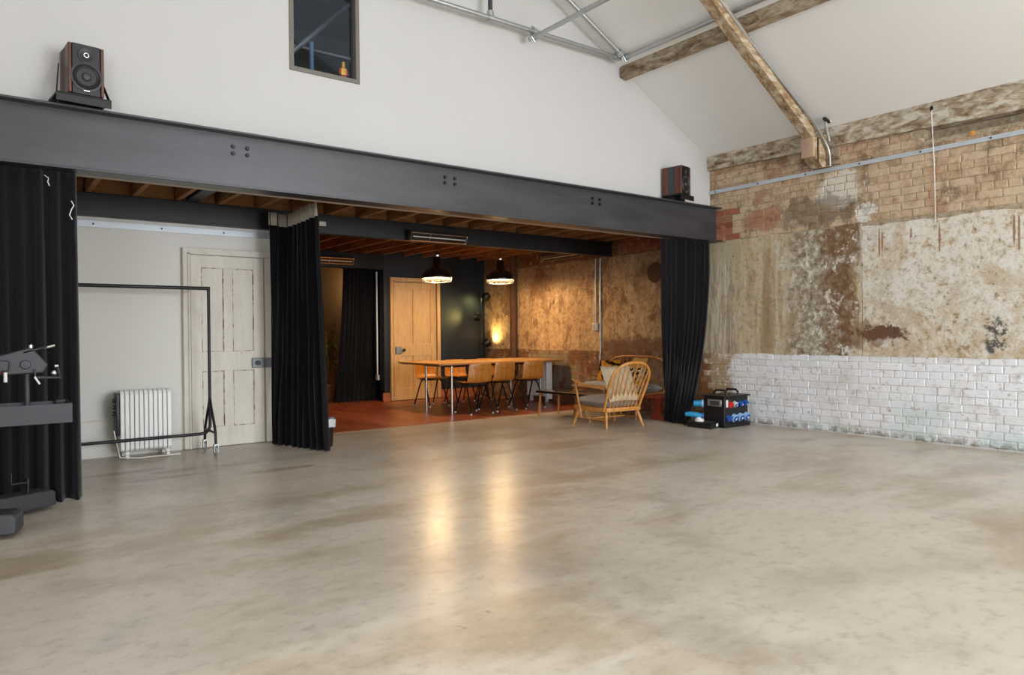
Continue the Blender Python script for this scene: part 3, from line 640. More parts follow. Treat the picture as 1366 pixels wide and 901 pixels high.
def panel_door(root, w_, h_, mat, edge, gap, rail_z, small=False):
    # stiles and rails, four recessed panels; root local x 0..w, front face y=0, -y to camera
    th = .04; st_ = .105; ms = .09; lockz = rail_z
    def part(nm, x0, x1, z0, z1, y0=0, m=mat):
        b = nb(); bx(b, x0, x1, y0, th, z0, z1, .003); return obj(nm, b, m, root, smooth=0)
    part('stile', 0, st_, 0, h_); part('stile', w_-st_, w_, 0, h_)
    part('rail', st_, w_-st_, 0, .20); part('rail', st_, w_-st_, lockz-.10, lockz+.10); part('rail', st_, w_-st_, h_-.12, h_)
    xm = w_/2
    part('muntin', xm-ms/2, xm+ms/2, .20, lockz-.10); part('muntin', xm-ms/2, xm+ms/2, lockz+.10, h_-.12)
    for (x0, x1) in ((st_, xm-ms/2), (xm+ms/2, w_-st_)):
        for (z0, z1) in ((.20, lockz-.10), (lockz+.10, h_-.12)):
            p_ = part('panel', x0, x1, z0, z1, .018)
            b = nb(); e = .007
            bx(b, x0, x0+e, .004, .02, z0, z1); bx(b, x1-e, x1, .004, .02, z0, z1); bx(b, x0+e, x1-e, .004, .02, z0, z0+e); bx(b, x0+e, x1-e, .004, .02, z1-e, z1)
            obj('panel_moulding', b, edge, p_, smooth=0)
def architrave(root, w_, h_, mat, aw=.065):
    for (x0, x1, z0, z1) in ((-aw-.01, -.01, 0, h_+.01), (w_+.01, w_+aw+.01, 0, h_+.01), (-aw-.01, w_+aw+.01, h_+.01, h_+aw+.01)):
        b = nb(); bx(b, x0, x1, -.02, .045, z0, z1, .004); obj('architrave', b, mat, root, smooth=0)
    # stepped inner bead
    b = nb(); bx(b, -.03, -.01, -.032, -.02, 0, h_+.02); bx(b, w_+.01, w_+.03, -.032, -.02, 0, h_+.02); bx(b, -.03, w_+.03, -.032, -.02, h_+.01, h_+.03); obj('architrave_bead', b, mat, root, smooth=0)
d1 = thing('door_1', 'tall cream four-panel door with flaking paint in the white wall', 'door', (1.795, 7.765, .006)); d1['kind'] = 'structure'
panel_door(d1, .735, 1.965, 'doorpaint', 'doorworn', 0, .88); architrave(d1, .735, 1.965, 'partdoor' if 'partdoor' in M else 'doorpaint')
b = nb(); bx(b, .60, .725, -.03, 0, .80, .905, .004); lk = obj('lock_case', b, 'lockgrey', d1, smooth=0); lk['label'] = 'grey metal lock case'
b = nb(); bx(b, .735, .80, -.045, -.02, .80, .905, .004); obj('lock_keep', b, 'lockgrey', d1, smooth=0)
b = nb(); lathe(b, [(0, -.075), (.018, -.074), (.024, -.06), (.02, -.045), (.01, -.04), (.01, -.028)], (.655, 0, .853), 'y', 16); obj('door_knob', b, 'black', d1)
b = nb(); cyl(b, (.70, -.034, .86), (.70, -.028, .86), .01, seg=12); obj('key_cylinder', b, 'chrome', d1)
d2 = thing('door_2', 'pale orange pine four-panel door in the navy wall', 'door', (5.81, 11.015, .012)); d2['kind'] = 'structure'
panel_door(d2, .83, 2.03, 'pine', 'pine', 0, .86); architrave(d2, .83, 2.03, 'pine', .07)
b = nb(); bx(b, .01, .13, -.03, 0, .80, .92, .004); obj('lock_case', b, 'lockgrey', d2, smooth=0)
b = nb(); lathe(b, [(0, -.08), (.024, -.078), (.03, -.06), (.024, -.045), (.012, -.04), (.012, -.028)], (.15, 0, .86), 'y', 14); obj('door_knob', b, 'blackmetal', d2)

# ================================================================== WALL RAILS, ROPE, ROOF BRACKET
def strut(name, p0, p1, h, label, outv):
    # channel rail with lips and bolt heads; runs p0->p1, outv points off the wall
    p0 = Vector(p0); p1 = Vector(p1); o_ = Vector(outv); root = thing(name, label, 'rail', p0)
    L = (p1-p0); b = nb(); d = .022
    prof = [(0, -h/2), (d, -h/2), (d, -h/2+.012), (d-.006, -h/2+.012), (d-.006, h/2-.012), (d, h/2-.012), (d, h/2), (0, h/2)]
    grid(b, [[o_*a_ + Vector((0, 0, z_)) for a_, z_ in prof], [L + o_*a_ + Vector((0, 0, z_)) for a_, z_ in prof]], closed=True)
    vs = list(b.verts); b.faces.new(vs[:8]); b.faces.new(vs[8:][::-1]); obj('channel', b, 'galvrail', root, smooth=20)
    n_ = int(L.length/.62)
    for k in range(n_+1):
        b = nb(); c = L*((k+.15)/(n_+.6)) + o_*(d-.006); cyl(b, c, c+o_*.006, .009, seg=8); obj('bolt_head', b, 'blackmetal', root)
    return root
strut('wall_rail', (WX-.008, 5.895, 2.945), (WX-.008, -2, 2.945), .042, 'long galvanised rail fixed across the upper brick wall', (-1, 0, 0))
strut('wall_rail', (-2.7, 7.798, 2.205), (2.99, 7.798, 2.225), .06, 'galvanised rail fixed high on the white partition wall', (0, -1, 0))
b = nb(); hk = thing('hanging_cord', 'thin white cord hanging from a hook on the wall plate', 'cord', (7.575, 3.14, 2.2))
tube(b, [(0, 0, 1.10), (.06, 0, .55), (.125, .02, 0.02)], .004, 6); obj('cord_line', b, 'cord', hk)
b = nb(); tube(b, [(.02, 0, 1.13), (-.02, 0, 1.13), (-.03, 0, 1.11), (-.01, 0, 1.09)], .005, 8); obj('hook', b, 'blackmetal', hk)
b = nb(); bx(b, .0, .02, -.008, .008, 1.11, 1.145); obj('hook_plate', b, 'blackmetal', hk)
# orange paint daub (a marker tag) on the bricks
b = nb(); lathe(b, [(0, -.004), (.02, -.003), (.027, 0), (.027, .01)], (WX-.012, 2.83, 3.03), 'x', 9); tag(obj('orange_marker', b, 'orange'), 'small orange daub on the brickwork above the wall rail', 'marker')
# corbel under the rafter foot
cb_ = thing('rafter_corbel', 'worn wooden corbel block carrying the rafter on the brick wall', 'corbel', (WX-.01, 4.34, 2.96))
b = nb(); prism(b, [(0, .02), (-.13, .0), (-.26, .07), (-.30, .12), (-.30, .30), (-.16, .36), (0, .38)], lambda u, v, d: (u, d, v), -.07, .065); obj('corbel_block', b, 'rafterwood', cb_, smooth=30)
b = nb(); bx(b, -.335, -.30, -.075, .07, .09, .315, .008, 2); obj('end_board', b, 'terracotta', cb_)
b = nb(); bx(b, -.30, -.265, .06, .085, .05, .31, .01, 2); obj('iron_strap', b, 'rust', cb_)
b = nb(); bx(b, -.25, -.225, -.083, -.07, .03, .32, .006); obj('iron_strap', b, 'rust', cb_)
b = nb(); bx(b, -.03, .0, -.20, -.07, .03, .33, .012, 2); obj('pad_stone', b, 'roofwood', cb_)
tubeobj('rafter_conduit', [(5.05, 4.16, 4.56), (6.2, 4.22, 3.985), (7.36, 4.235, 3.40), (7.52, 4.235, 3.27), (7.63, 4.235, 3.17), (7.645, 4.225, 3.09), (7.65, 4.225, 2.97)], .014, 'galv', 'galvanised conduit running down the side of the rafter', 'conduit')
sb_ = thing('stage_clamp', 'black clamp lamp fixed where the rafter meets the wall', 'clamp', (7.50, 4.20, 3.40))
b = nb(); box(b, (0, -.02, .045), (.11, .04, .035), Matrix.Rotation(.3, 3, 'Y'), .01); obj('clamp_body', b, 'black', sb_)
b = nb(); cyl(b, (.06, -.02, .05), (.075, -.03, .035), .014, seg=10); obj('clamp_screw', b, 'chrome', sb_)
b = nb(); tube(b, [(0, -.01, .04), (.03, 0, -.03), (.08, .01, -.1), (.11, .01, -.16)], .014, 8); obj('clamp_arm', b, 'galv', sb_)

# ================================================================== SCAFFOLD TUBES
def scaff(p0, p1, label, clamps=(), r=.024, mat='galv'):
    p0 = Vector(p0); p1 = Vector(p1); root = thing('scaffold_tube', label, 'tube', p0, group='galvanised roof tubes')
    d = p1-p0; b = nb(); n_ = d.normalized(); u = n_.orthogonal().normalized(); v = n_.cross(u)
    tube(b, [Vector((0, 0, 0)), d], r, 16); obj('pipe', b, mat, root, smooth=50)
    for c_ in clamps:
        c = d*c_; b = nb(); cyl(b, c-n_*.028, c+n_*.028, r*1.5, seg=14); q = obj('coupler', b, 'galv', root, smooth=50)
        b = nb()
        for s in (-1, 1): cyl(b, c+u*(r*1.7)-v*.03+n_*.012*s, c+u*(r*1.7)+v*.035+n_*.012*s, .008, seg=6)
        obj('coupler_bolt', b, 'galv', q)
    return root
scaff((-.8, 5.75, 4.235), (5.93, 5.75, 4.255), 'long galvanised tube running level across the white gable wall', (.4, .731, .812, .99))
scaff((4.66, 5.81, 4.185), (4.66, -4, 4.16), 'galvanised tube crossing over the gable tube towards the viewer', (.008,))
scaff((5.93, 5.70, 4.245), (5.885, -4, 4.205), 'galvanised tube running beside the roof purlin', (.003, .14,))
scaff((5.92, 5.69, 4.25), (2.75, 5.69, 5.87), 'galvanised tube climbing the ceiling slope beside the gable', (.02,))
scaff((4.12, 5.75, 4.27), (4.12, 5.75, 5.16), 'short dark upright tube standing on the gable tube', (.02,), .022, 'greymetal')

# ================================================================== CURTAINS
def curtain(name, label, top, bot, ztop, zbot, folds, amp0, amp1, seed, hem=0, tape=False, pulls=None, easing=1.0, bulge=0):
    rnd = random.Random(seed); nu = folds*10; nv = 36
    def along(pl, u):
        ls = [0]; 
        for a_, b_ in zip(pl, pl[1:]): ls.append(ls[-1]+math.dist(a_, b_))
        s = u*ls[-1]
        for i in range(len(pl)-1):
            if s <= ls[i+1]+1e-9:
                f_ = (s-ls[i])/max(1e-9, ls[i+1]-ls[i]); p_ = [pl[i][k]+(pl[i+1][k]-pl[i][k])*f_ for k in (0, 1)]
                dx, dy = pl[i+1][0]-pl[i][0], pl[i+1][1]-pl[i][1]; l = math.hypot(dx, dy) or 1
                return p_, (-dy/l, dx/l)
    ph = [rnd.uniform(-.8, .8) for _ in range(folds+2)]; am = [rnd.uniform(.55, 1.25) for _ in range(folds+2)]
    base = Vector((sum(p[0] for p in bot)/len(bot), sum(p[1] for p in bot)/len(bot), zbot)); rows = []
    for j in range(nv+1):
        v = j/nv; vv = v**easing; r = []
        for i in range(nu+1):
            u = i/nu; u = min(1, max(0, u + .35/folds*mnoise.noise((u*folds*.35, seed, 0))*(0 if i in (0, nu) else 1))); (pt, n1_), (pb, n2_) = along(top, u), along(bot, u)
            x = pt[0]+(pb[0]-pt[0])*vv; y = pt[1]+(pb[1]-pt[1])*vv; nx = n1_[0]+(n2_[0]-n1_[0])*vv; ny = n1_[1]+(n2_[1]-n1_[1])*vv
            l = math.hypot(nx, ny) or 1
            k = min(folds, int(u*folds)); fr2 = u*folds-k; a_ = am[k]+(am[k+1]-am[k])*fr2; p_ = ph[k]+(ph[k+1]-ph[k])*fr2
            am_ = (amp0+(amp1-amp0)*v)*a_
            off = am_*math.sin(2*PI*u*folds + p_*(.3+v)) + am_*.3*math.sin(2*PI*u*folds*2.0+p_*3+v*1.5) + .02*v*mnoise.noise((u*4, v*3, seed))
            off += bulge*math.sin(PI*v)*u
            z = ztop+(zbot-ztop)*v
            if j == nv: z += .006*math.sin(u*folds*7)
            r.append((x+nx/l*off-base.x, y+ny/l*off-base.y, max(z, .004)-base.z))
        rows.append(r)
    root = thing(name, label, 'curtain', base)
    b = nb(); grid(b, rows); obj('drape', b, 'curtain', root, smooth=80, solid=.006)
    if tape:
        b = nb(); tr_ = []
        for j in (0, 1, 2):
            tr_.append([(x+n_[0]*.0, y, z) for (x, y, z), n_ in zip(rows[j], [(0, 0)]*(nu+1))])
        # tape sits just outside the cloth on the camera side
        tr_ = [[(x-.012*(1 if True else 0), y-.012, z+.004) for x, y, z in r_] for r_ in tr_]; grid(b, tr_); obj('heading_tape', b, 'tape', root, smooth=80, solid=.004)
    return root
cl_ = curtain('black_curtain', 'black floor-length curtain hanging at the far left under the girder', [(-1.4, 5.855), (.61, 5.855)], [(-1.4, 5.95), (.63, 5.93)], 2.298, .004, 20, .022, .055, 3)
b = nb(); tube(b, [(.02, -.07, 2.27), (.025, -.075, 2.24), (.018, -.075, 2.22), (.028, -.08, 2.19)], .004, 6); tube(b, [(0, -.07, 2.262), (.02, -.075, 2.245), (.045, -.07, 2.262)], .003, 6)
o = obj('tie_string', b, 'cord', cl_); o.location = (.42+.39, 0, 0)
b = nb(); tube(b, [(0, -.06, 1.99), (.015, -.065, 1.96), (.0, -.065, 1.93), (-.012, -.07, 1.89), (.004, -.07, 1.86)], .0035, 6); o = obj('tie_string', b, 'cord', cl_); o.location = (.575+.385, -.075, .1)
curtain('black_curtain', 'black curtain gathered beside the cream door with pale heading tape', [(2.50, 7.46), (2.74, 7.60), (2.70, 6.66)], [(2.56, 7.58), (2.66, 7.15), (2.83, 6.74)], 2.43, .004, 9, .022, .042, 8, tape=True)
curtain('black_curtain', 'black curtain gathered at the right end of the girder by the brick wall', [(6.80, 5.93), (7.56, 5.80)], [(7.10, 6.16), (7.06, 5.95), (7.08, 5.74)], 2.298, .004, 10, .020, .035, 15, easing=2.2)
curtain('black_curtain', 'black curtain hanging in the alcove opening left of the pine door', [(5.06, 11.42), (5.80, 11.42)], [(4.90, 11.43), (5.80, 11.43)], 2.30, .006, 11, .025, .055, 21, easing=1.5)

# ================================================================== SPEAKERS ON SHELVES
def speaker(loc, rotz, tilt, label):
    root = thing('loudspeaker', label, 'loudspeaker', loc, rotz, 'loudspeakers on the girder'); root.rotation_euler = (tilt, 0, rotz)
    w_, d_, h_ = .215, .26, .345                       # front faces -y
    b = nb(); bx(b, -w_/2+.02, w_/2-.02, -d_/2, d_/2, 0, h_, .006); obj('cabinet', b, 'black', root, smooth=30)
    for s in (-1, 1):
        b = nb(); x0, x1 = (s*(w_/2-.02), s*w_/2); bx(b, min(x0, x1), max(x0, x1), -d_/2-.004, -d_/2+.09, .006, h_-.004, .004); obj('wood_cheek', b, 'walnut', root, smooth=30); b = nb(); bx(b, min(x0, x1), max(x0, x1), d_/2-.07, d_/2, .006, h_-.004, .004); obj('wood_cheek', b, 'walnut', root, smooth=30)
        b = nb(); bx(b, min(x0, x1)+.003*(s < 0), max(x0, x1)-.003*(s > 0), -d_/2+.09, d_/2-.07, .004, h_-.006); obj('side_panel', b, 'greymetal', root, smooth=0)
    f_ = -d_/2-.001
    b = nb(); lathe(b, [(.098, 0), (.098, -.006), (.088, -.008), (.082, -.003)], (0, f_, .125), 'y', 28); obj('baffle_ring', b, 'greymetal', root)
    wf = nb(); lathe(wf, [(.082, -.003), (.076, -.008), (.068, -.003), (.03, .012), (0.03, .0), (.02, -.008), (0, -.011)], (0, f_, .125), 'y', 28); wo = obj('woofer', wf, 'black', root)
    b = nb(); lathe(b, [(.026, -.004), (.02, -.011), (0, -.014)], (0, f_, .125), 'y', 16); obj('dust_cap', b, 'greymetal', wo)
    b = nb(); lathe(b, [(.052, 0), (.052, -.005), (.046, -.006), (.02, .003), (.02, 0)], (0, f_, .272), 'y', 24); tw = obj('tweeter', b, 'black', root)
    b = nb(); lathe(b, [(.017, -.001), (.017, -.006), (.012, -.006), (.012, -.002)], (0, f_, .272), 'y', 16); obj('tweeter_ring', b, 'chrome', tw)
    b = nb(); bx(b, -.018, .018, f_-.0085, f_-.005, .026, .031); obj('badge', b, 'chrome', root, smooth=0)
    return root
def shelf(loc, rotz, label, arms=True, w_=.33, d_=.26, tilt=0):
    root = thing('speaker_shelf', label, 'shelf', loc, rotz, 'speaker shelves'); root.rotation_euler = (tilt, 0, rotz)
    b = nb(); bx(b, -w_/2, w_/2, -d_/2, d_/2, .045, .06, .002); obj('shelf_plate', b, 'blackmetal', root, smooth=0)
    b = nb(); bx(b, -w_/2, w_/2, -d_/2, -d_/2+.006, .0, .06); obj('front_lip', b, 'blackmetal', root, smooth=0)
    b = nb(); bx(b, -w_/2+.03, w_/2-.03, -.03, d_/2-.01, 0, .045); obj('mount_block', b, 'blackmetal', root, smooth=0)
    if arms:
        for s in (-1, 1):
            b = nb(); p0 = Vector((s*(w_/2-.006), -d_/2+.03, .055)); p1 = Vector((s*.118, d_/2-.09, .29))
            box(b, (p0+p1)/2, (.006, .022, (p1-p0).length), (p1-p0).to_track_quat('Z', 'Y').to_matrix(), .001); obj('brace_arm', b, 'blackmetal', root, smooth=0)
    return root
shelf((.632, 5.775, 2.735), .10, 'black shelf with braces on the left end of the girder', True)
speaker((.645, 5.78, 2.797), .10, 0, 'black and rosewood loudspeaker above the left curtain')
shelf((6.90, 5.75, 2.735), .15, 'black shelf on the right end of the girder', False, .30, .27)
speaker((6.88, 5.755, 2.797), .15, 0, 'black and rosewood loudspeaker near the brick wall')

# ================================================================== CLOTHES RAIL
gr = thing('garment_rack', 'black tubular clothes rail on castors before the white wall', 'clothes rail', (1.88, 7.42, 0))
b = nb(); tube(b, [(-1.9, 0, 1.615), (.012, 0, 1.615)], .017, 12); obj('hanging_bar', b, 'blackmetal', gr)
b = nb(); tube(b, [(0, 0, 1.632), (0, 0, .27), (-.012, 0, .225), (-.04, 0, .20), (-.10, 0, .192), (-1.9, 0, .192)], .015, 12); obj('upright_and_base_bar', b, 'blackmetal', gr)
for s in (-1, 1):
    b = nb(); tube(b, [(0, 0, .55), (0, s*.05, .45), (0, s*.16, .28), (0, s*.19, .22), (0, s*.20, .10)], .013, 10); obj('side_strut', b, 'blackmetal', gr)
    b = nb(); bx(b, -.018, -.014, s*.2-.02, s*.2+.035, .03, .105); bx(b, .014, .018, s*.2-.02, s*.2+.035, .03, .105); bx(b, -.018, .018, s*.2-.022, s*.2+.03, .10, .108); cs = obj('castor_fork', b, 'galv', gr, smooth=0)
    b = nb(); lathe(b, [(0, -.012), (.036, -.012), (.042, -.006), (.042, .006), (.036, .012), (0, .012)], (0, s*.2+.015, .043), 'x', 20); obj('castor_wheel', b, 'rubber', cs)
b = nb(); tube(b, [(0, -.20, .215), (0, .20, .215)], .012, 10); obj('cross_bar', b, 'blackmetal', gr)

# ================================================================== OIL RADIATOR
rd_ = thing('oil_radiator', 'white oil-filled column radiator on castors behind the clothes rail', 'radiator', (1.335, 7.62, 0))
NF = 11
for k in range(NF):
    x = -.20 + k*.0405
    b = nb(); prism(b, [(-.075+.02, .07), (.075-.02, .07), (.075, .09), (.075, .60), (.06, .632), (.03, .645), (-.03, .645), (-.06, .632), (-.075, .60), (-.075, .09)], lambda u, v, d: (d, u, v), x-.0175, x+.0175)
    o = obj('fin', b, 'white', rd_, smooth=0); bv = o.modifiers.new('bevel', 'BEVEL'); bv.width = .006; bv.segments = 2
for z in (.12, .58):
    b = nb(); cyl(b, (-.215, 0, z), (.22, 0, z), .022, seg=12); obj('oil_pipe', b, 'white', rd_)
b = nb(); bx(b, -.255, -.22, -.065, .065, .22, .62, .012, 2); obj('control_panel', b, 'black', rd_)
for z in (.55, .49, .43):
    b = nb(); lathe(b, [(.018, 0), (.018, -.02), (0, -.022)], (-.255, -.02, z), 'x', 12); obj('control_knob', b, 'black', rd_)
for x in (-.17, .18):
    b = nb(); bx(b, x-.02, x+.02, -.12, .12, .045, .07, .008); ft = obj('foot_bracket', b, 'white', rd_)
    for y in (-.11, .11):
        b = nb(); lathe(b, [(0, -.014), (.024, -.014), (.026, 0), (.024, .014), (0, .014)], (x, y, .026), 'x', 14); obj('castor', b, 'whiteplastic', ft)
tubeobj('wall_cable', [(-1.5, 7.79, .355), (.6, 7.79, .352), (1.08, 7.79, .36)], .008, 'cord', 'white cable clipped low along the partition wall', 'cable')
b = nb(); tube(b, [(1.055, 7.50, .28), (1.10, 7.48, .03), (1.25, 7.47, .012), (1.42, 7.475, .012), (1.62, 7.48, .012)], .006, 8); tag(obj('power_cable', b, 'cord'), 'white mains lead trailing on the floor under the radiator', 'cable')

# ================================================================== STUDIO CAMERA STAND
st = thing('studio_stand', 'dark grey studio camera stand with tray and tilting head at the left edge', 'stand', (-.35, 5.25, 0))
def foot(p0, p1, w_, h_, nm='base_leg'):
    p0 = Vector(p0); p1 = Vector(p1); d = (p1-p0).normalized(); s_ = Vector((-d.y, d.x, 0))*w_/2; b = nb(); rows = []
    for p_, hh, ww in ((p0, h_*1.15, 1), (p1-d*.03, h_, 1), (p1, h_*.82, .9)):
        rows.append([p_+s_*ww+Vector((0, 0, .028)), p_-s_*ww+Vector((0, 0, .028)), p_-s_*ww*.93+Vector((0, 0, .028+hh)), p_+s_*ww*.93+Vector((0, 0, .028+hh))])
    vs = grid(b, rows, closed=True); b.faces.new(vs[0]); b.faces.new(vs[-1][::-1]); o = obj(nm, b, 'greymetal', st, smooth=20)
    bv = o.modifiers.new('bevel', 'BEVEL'); bv.width = .008; bv.segments = 2
    return o
f1 = foot((-.05, .02, 0), (.77, .50, 0), .16, .105); f2 = foot((-.05, -.02, 0), (.575, -.185, 0), .20, .115); f3 = foot((0, 0, 0), (-.6, .05, 0), .17, .11)
def crank(par, c):
    b = nb(); c = Vector(c); cyl(b, c, c+Vector((0, 0, .07)), .011, seg=10); box(b, c+Vector((-.045, -.02, .075)), (.10, .018, .014), Matrix.Rotation(.35, 3, 'Z'), .003); cyl(b, c+Vector((-.09, -.036, .07)), c+Vector((-.09, -.036, .145)), .008, seg=10); cyl(b, c+Vector((0, 0, .06)), c+Vector((0, 0, .10)), .015, seg=12); obj('levelling_crank', b, 'blackmetal', par)
crank(f1, (.645, .41, .13)); crank(f2, (.46, -.16, .145))
for p_ in ((.70, .46), (.50, -.17), (-.45, .05)):
    b = nb(); lathe(b, [(0, -.015), (.03, -.015), (.03, .015), (0, .015)], (p_[0]-.08, p_[1]-.03, .03), 'y', 16); obj('castor', b, 'black', st)
b = nb(); bx(b, -.07, .07, -.07, .07, .1, 2.3, .01); obj('column', b, 'greymetal', st, smooth=20)
b = nb(); bx(b, .05, .35, -.04, .04, .66, .74, .006); obj('tray_arm', b, 'greymetal', st, smooth=20)
tr = nb(); x0, x1, y0, y1, z0, z1 = .12, .845, -.17, .10, .635, .75
bx(tr, x0, x1-.012, y0+.01, y1-.01, z0, z0+.006); 
for (a_, b_, c_, d_) in ((x0, x1, y0, y0+.008), (x0, x1, y1-.008, y1), (x0, x0+.008, y0+.008, y1-.008), (x1-.008, x1, y0+.008, y1-.008)): bx(tr, a_, b_, c_, d_, z0, z1)
ty = obj('tray', tr, 'greymetal', st, smooth=0)
b = nb(); bx(b, x1-.07, x1-.012, y1-.06, y1-.012, z1-.03, z1+.012, .004); obj('tray_clip', b, 'black', ty)
b = nb(); cyl(b, (.63, .05, .64), (.63, .05, .97), .014, seg=12); obj('head_post', b, 'greymetal', st)
hd = nb(); R_ = Matrix.Rotation(-.16, 3, 'Y')
prism(hd, [(-.16, -.04), (.13, -.075), (.165, -.03), (.10, .09), (-.02, .075), (-.16, .055)], lambda u, v, d: tuple(R_ @ Vector((u, d, v)) + Vector((.57, .05, .985))), -.045, .05)
ho = obj('tilt_head', hd, 'greymetal', st, smooth=20); bv = ho.modifiers.new('bevel', 'BEVEL'); bv.width = .008; bv.segments = 2
b = nb(); lathe(b, [(0, -.02), (.024, -.018), (.028, -.004), (.028, 0)], (.62, .005, .985), 'y', 16); obj('pivot_cap', b, 'greymetal', ho)
b = nb(); box(b, (.67, .03, 1.075), (.13, .05, .014), Matrix.Rotation(-.28, 3, 'Y'), .003); pl_ = obj('camera_plate', b, 'blackmetal', ho)
b = nb(); cyl(b, (.72, .03, 1.085), (.775, .03, 1.10), .008, seg=10); cyl(b, (.65, .03, 1.085), (.65, .03, 1.105), .014, seg=10); obj('plate_lever', b, 'chrome', pl_)
b = nb(); tube(b, [(.665, .0, .955), (.67, .0, .905), (.80, .0, .90), (.785, .0, .965)], .008, 8); obj('fork_bracket', b, 'greymetal', ho)
b = nb(); sph(b, (.765, -.01, .93), .018); obj('fork_knob', b, 'chrome', ho)
b = nb(); cyl(b, (.77, 0, .97), (.79, 0, .972), .012, seg=10); obj('fork_knob', b, 'chrome', ho)
b = nb(); box(b, (.47, -.02, .985), (.14, .05, .07), Matrix.Rotation(.1, 3, 'Y'), .01); obj('handle_block', b, 'greymetal', ho)
for p0, p1, r_ in (((.52, -.02, .955), (.52, -.02, .885), .010), ((.665, -.02, .91), (.69, -.03, .865), .006), ((.405, -.02, .95), (.405, -.02, .87), .009)):
    b = nb(); cyl(b, p0, p1, r_, seg=10); obj('handle_grip', b, 'whiteplastic', ho)
b = nb(); sph(b, (.49, -.03, .955), .013); obj('indicator_button', b, 'red', ho)

# ================================================================== DINING TABLE AND CHAIRS
dt = thing('dining_table', 'long oak-topped dining table with thin chrome legs', 'table', (5.58, 9.23, .003))
b = nb(); rows = []; 
tp = [(-.30, -.53), (2.06, -.53), (2.07, .55), (-.34, .60)]
prism(b, tp, lambda u, v, d: (u, v, d), .70, .722); o = obj('tabletop', b, 'tabletop', dt, smooth=0); bv = o.modifiers.new('bevel', 'BEVEL'); bv.width = .005; bv.segments = 2
b = nb(); prism(b, [(-.27, -.50), (2.02, -.50), (2.03, .52), (-.31, .56)], lambda u, v, d: (u, v, d), .688, .70); obj('underlay_board', b, 'elm', dt, smooth=0)
for (x, y) in ((0, -.395), (.03, .39), (1.66, -.395), (1.66, .39)):
    b = nb(); cyl(b, (x, y, 0), (x, y, .69), .017, seg=12); lg = obj('leg', b, 'chrome', dt)
    b = nb(); cyl(b, (x, y, .675), (x, y, .69), .04, seg=14); obj('leg_flange', b, 'blackmetal', lg)
b = nb(); bx(b, -.02, 1.68, -.40, -.37, .655, .688); bx(b, -.0, 1.68, .37, .40, .655, .688); bx(b, -.01, .02, -.37, .37, .655, .688); obj('apron_frame', b, 'blackmetal', dt, smooth=0)

def chair_proto(label):
    root = thing('dining_chair', label, 'chair', group='plywood chairs at the dining table')
    prof = [(.235, .432), (.22, .445), (.12, .446), (0, .438), (-.10, .436), (-.155, .445), (-.19, .475), (-.205, .525), (-.210, .58), (-.216, .65), (-.225, .722)]
    wd = [.36, .385, .40, .41, .415, .415, .41, .405, .40, .395, .37]; rows = []
    for (y, z), w_ in zip(prof, wd):
        rows.append([((k/8-.5)*w_, y + (.035*(2*(k/8-.5))**2 if z > .47 else 0), z + (.012*(2*(k/8-.5))**2 if z < .47 else 0)) for k in range(9)])
    b = nb(); grid(b, rows); o = obj('plywood_shell', b, 'ply', root, smooth=60, solid=.013); sm = o.modifiers.new('sub', 'SUBSURF'); sm.levels = 1; sm.render_levels = 1
    b = nb(); sph(b, (0, -.219, .665), .13, (1, .10, .38), 16, 10, Matrix.Rotation(.15, 3, 'X')); obj('lumbar_swell', b, 'ply', root)
    b = nb(); bx(b, -.15, .15, -.12, .14, .415, .428); obj('seat_plate', b, 'blackmetal', root, smooth=0)
    for s in (-1, 1):
        for e in (-1, 1):
            b = nb(); tube(b, [(s*.14, e*.03, .42), (s*.155, e*.07, .38), (s*.18, e*.225, .012)], .011, 8); lg = obj('leg', b, 'blackmetal', root)
            b = nb(); cyl(b, (s*.18, e*.225, 0), (s*.18, e*.223, .018), .015, seg=10); obj('foot_cap', b, 'whiteplastic', lg)
    return root
ch0 = chair_proto('plywood dining chair on the near side, at the left end of the table')
ch0.location = (5.79, 8.58, .003); ch0.rotation_euler = (0, 0, -.05)
dup(ch0, (6.275, 8.67, .003), .04, 'plywood dining chair on the near side, middle of the three')
dup(ch0, (6.84, 8.68, .003), -.03, 'plywood dining chair on the near side, closest to the wall radiator')
dup(ch0, (5.87, 9.90, .003), PI+.05, 'plywood dining chair on the far side, in front of the pine door')
dup(ch0, (6.42, 9.90, .003), PI-.06, 'plywood dining chair on the far side, middle of the three')
dup(ch0, (7.0, 9.86, .003), PI+.02, 'plywood dining chair on the far side, nearest the spot lamp')

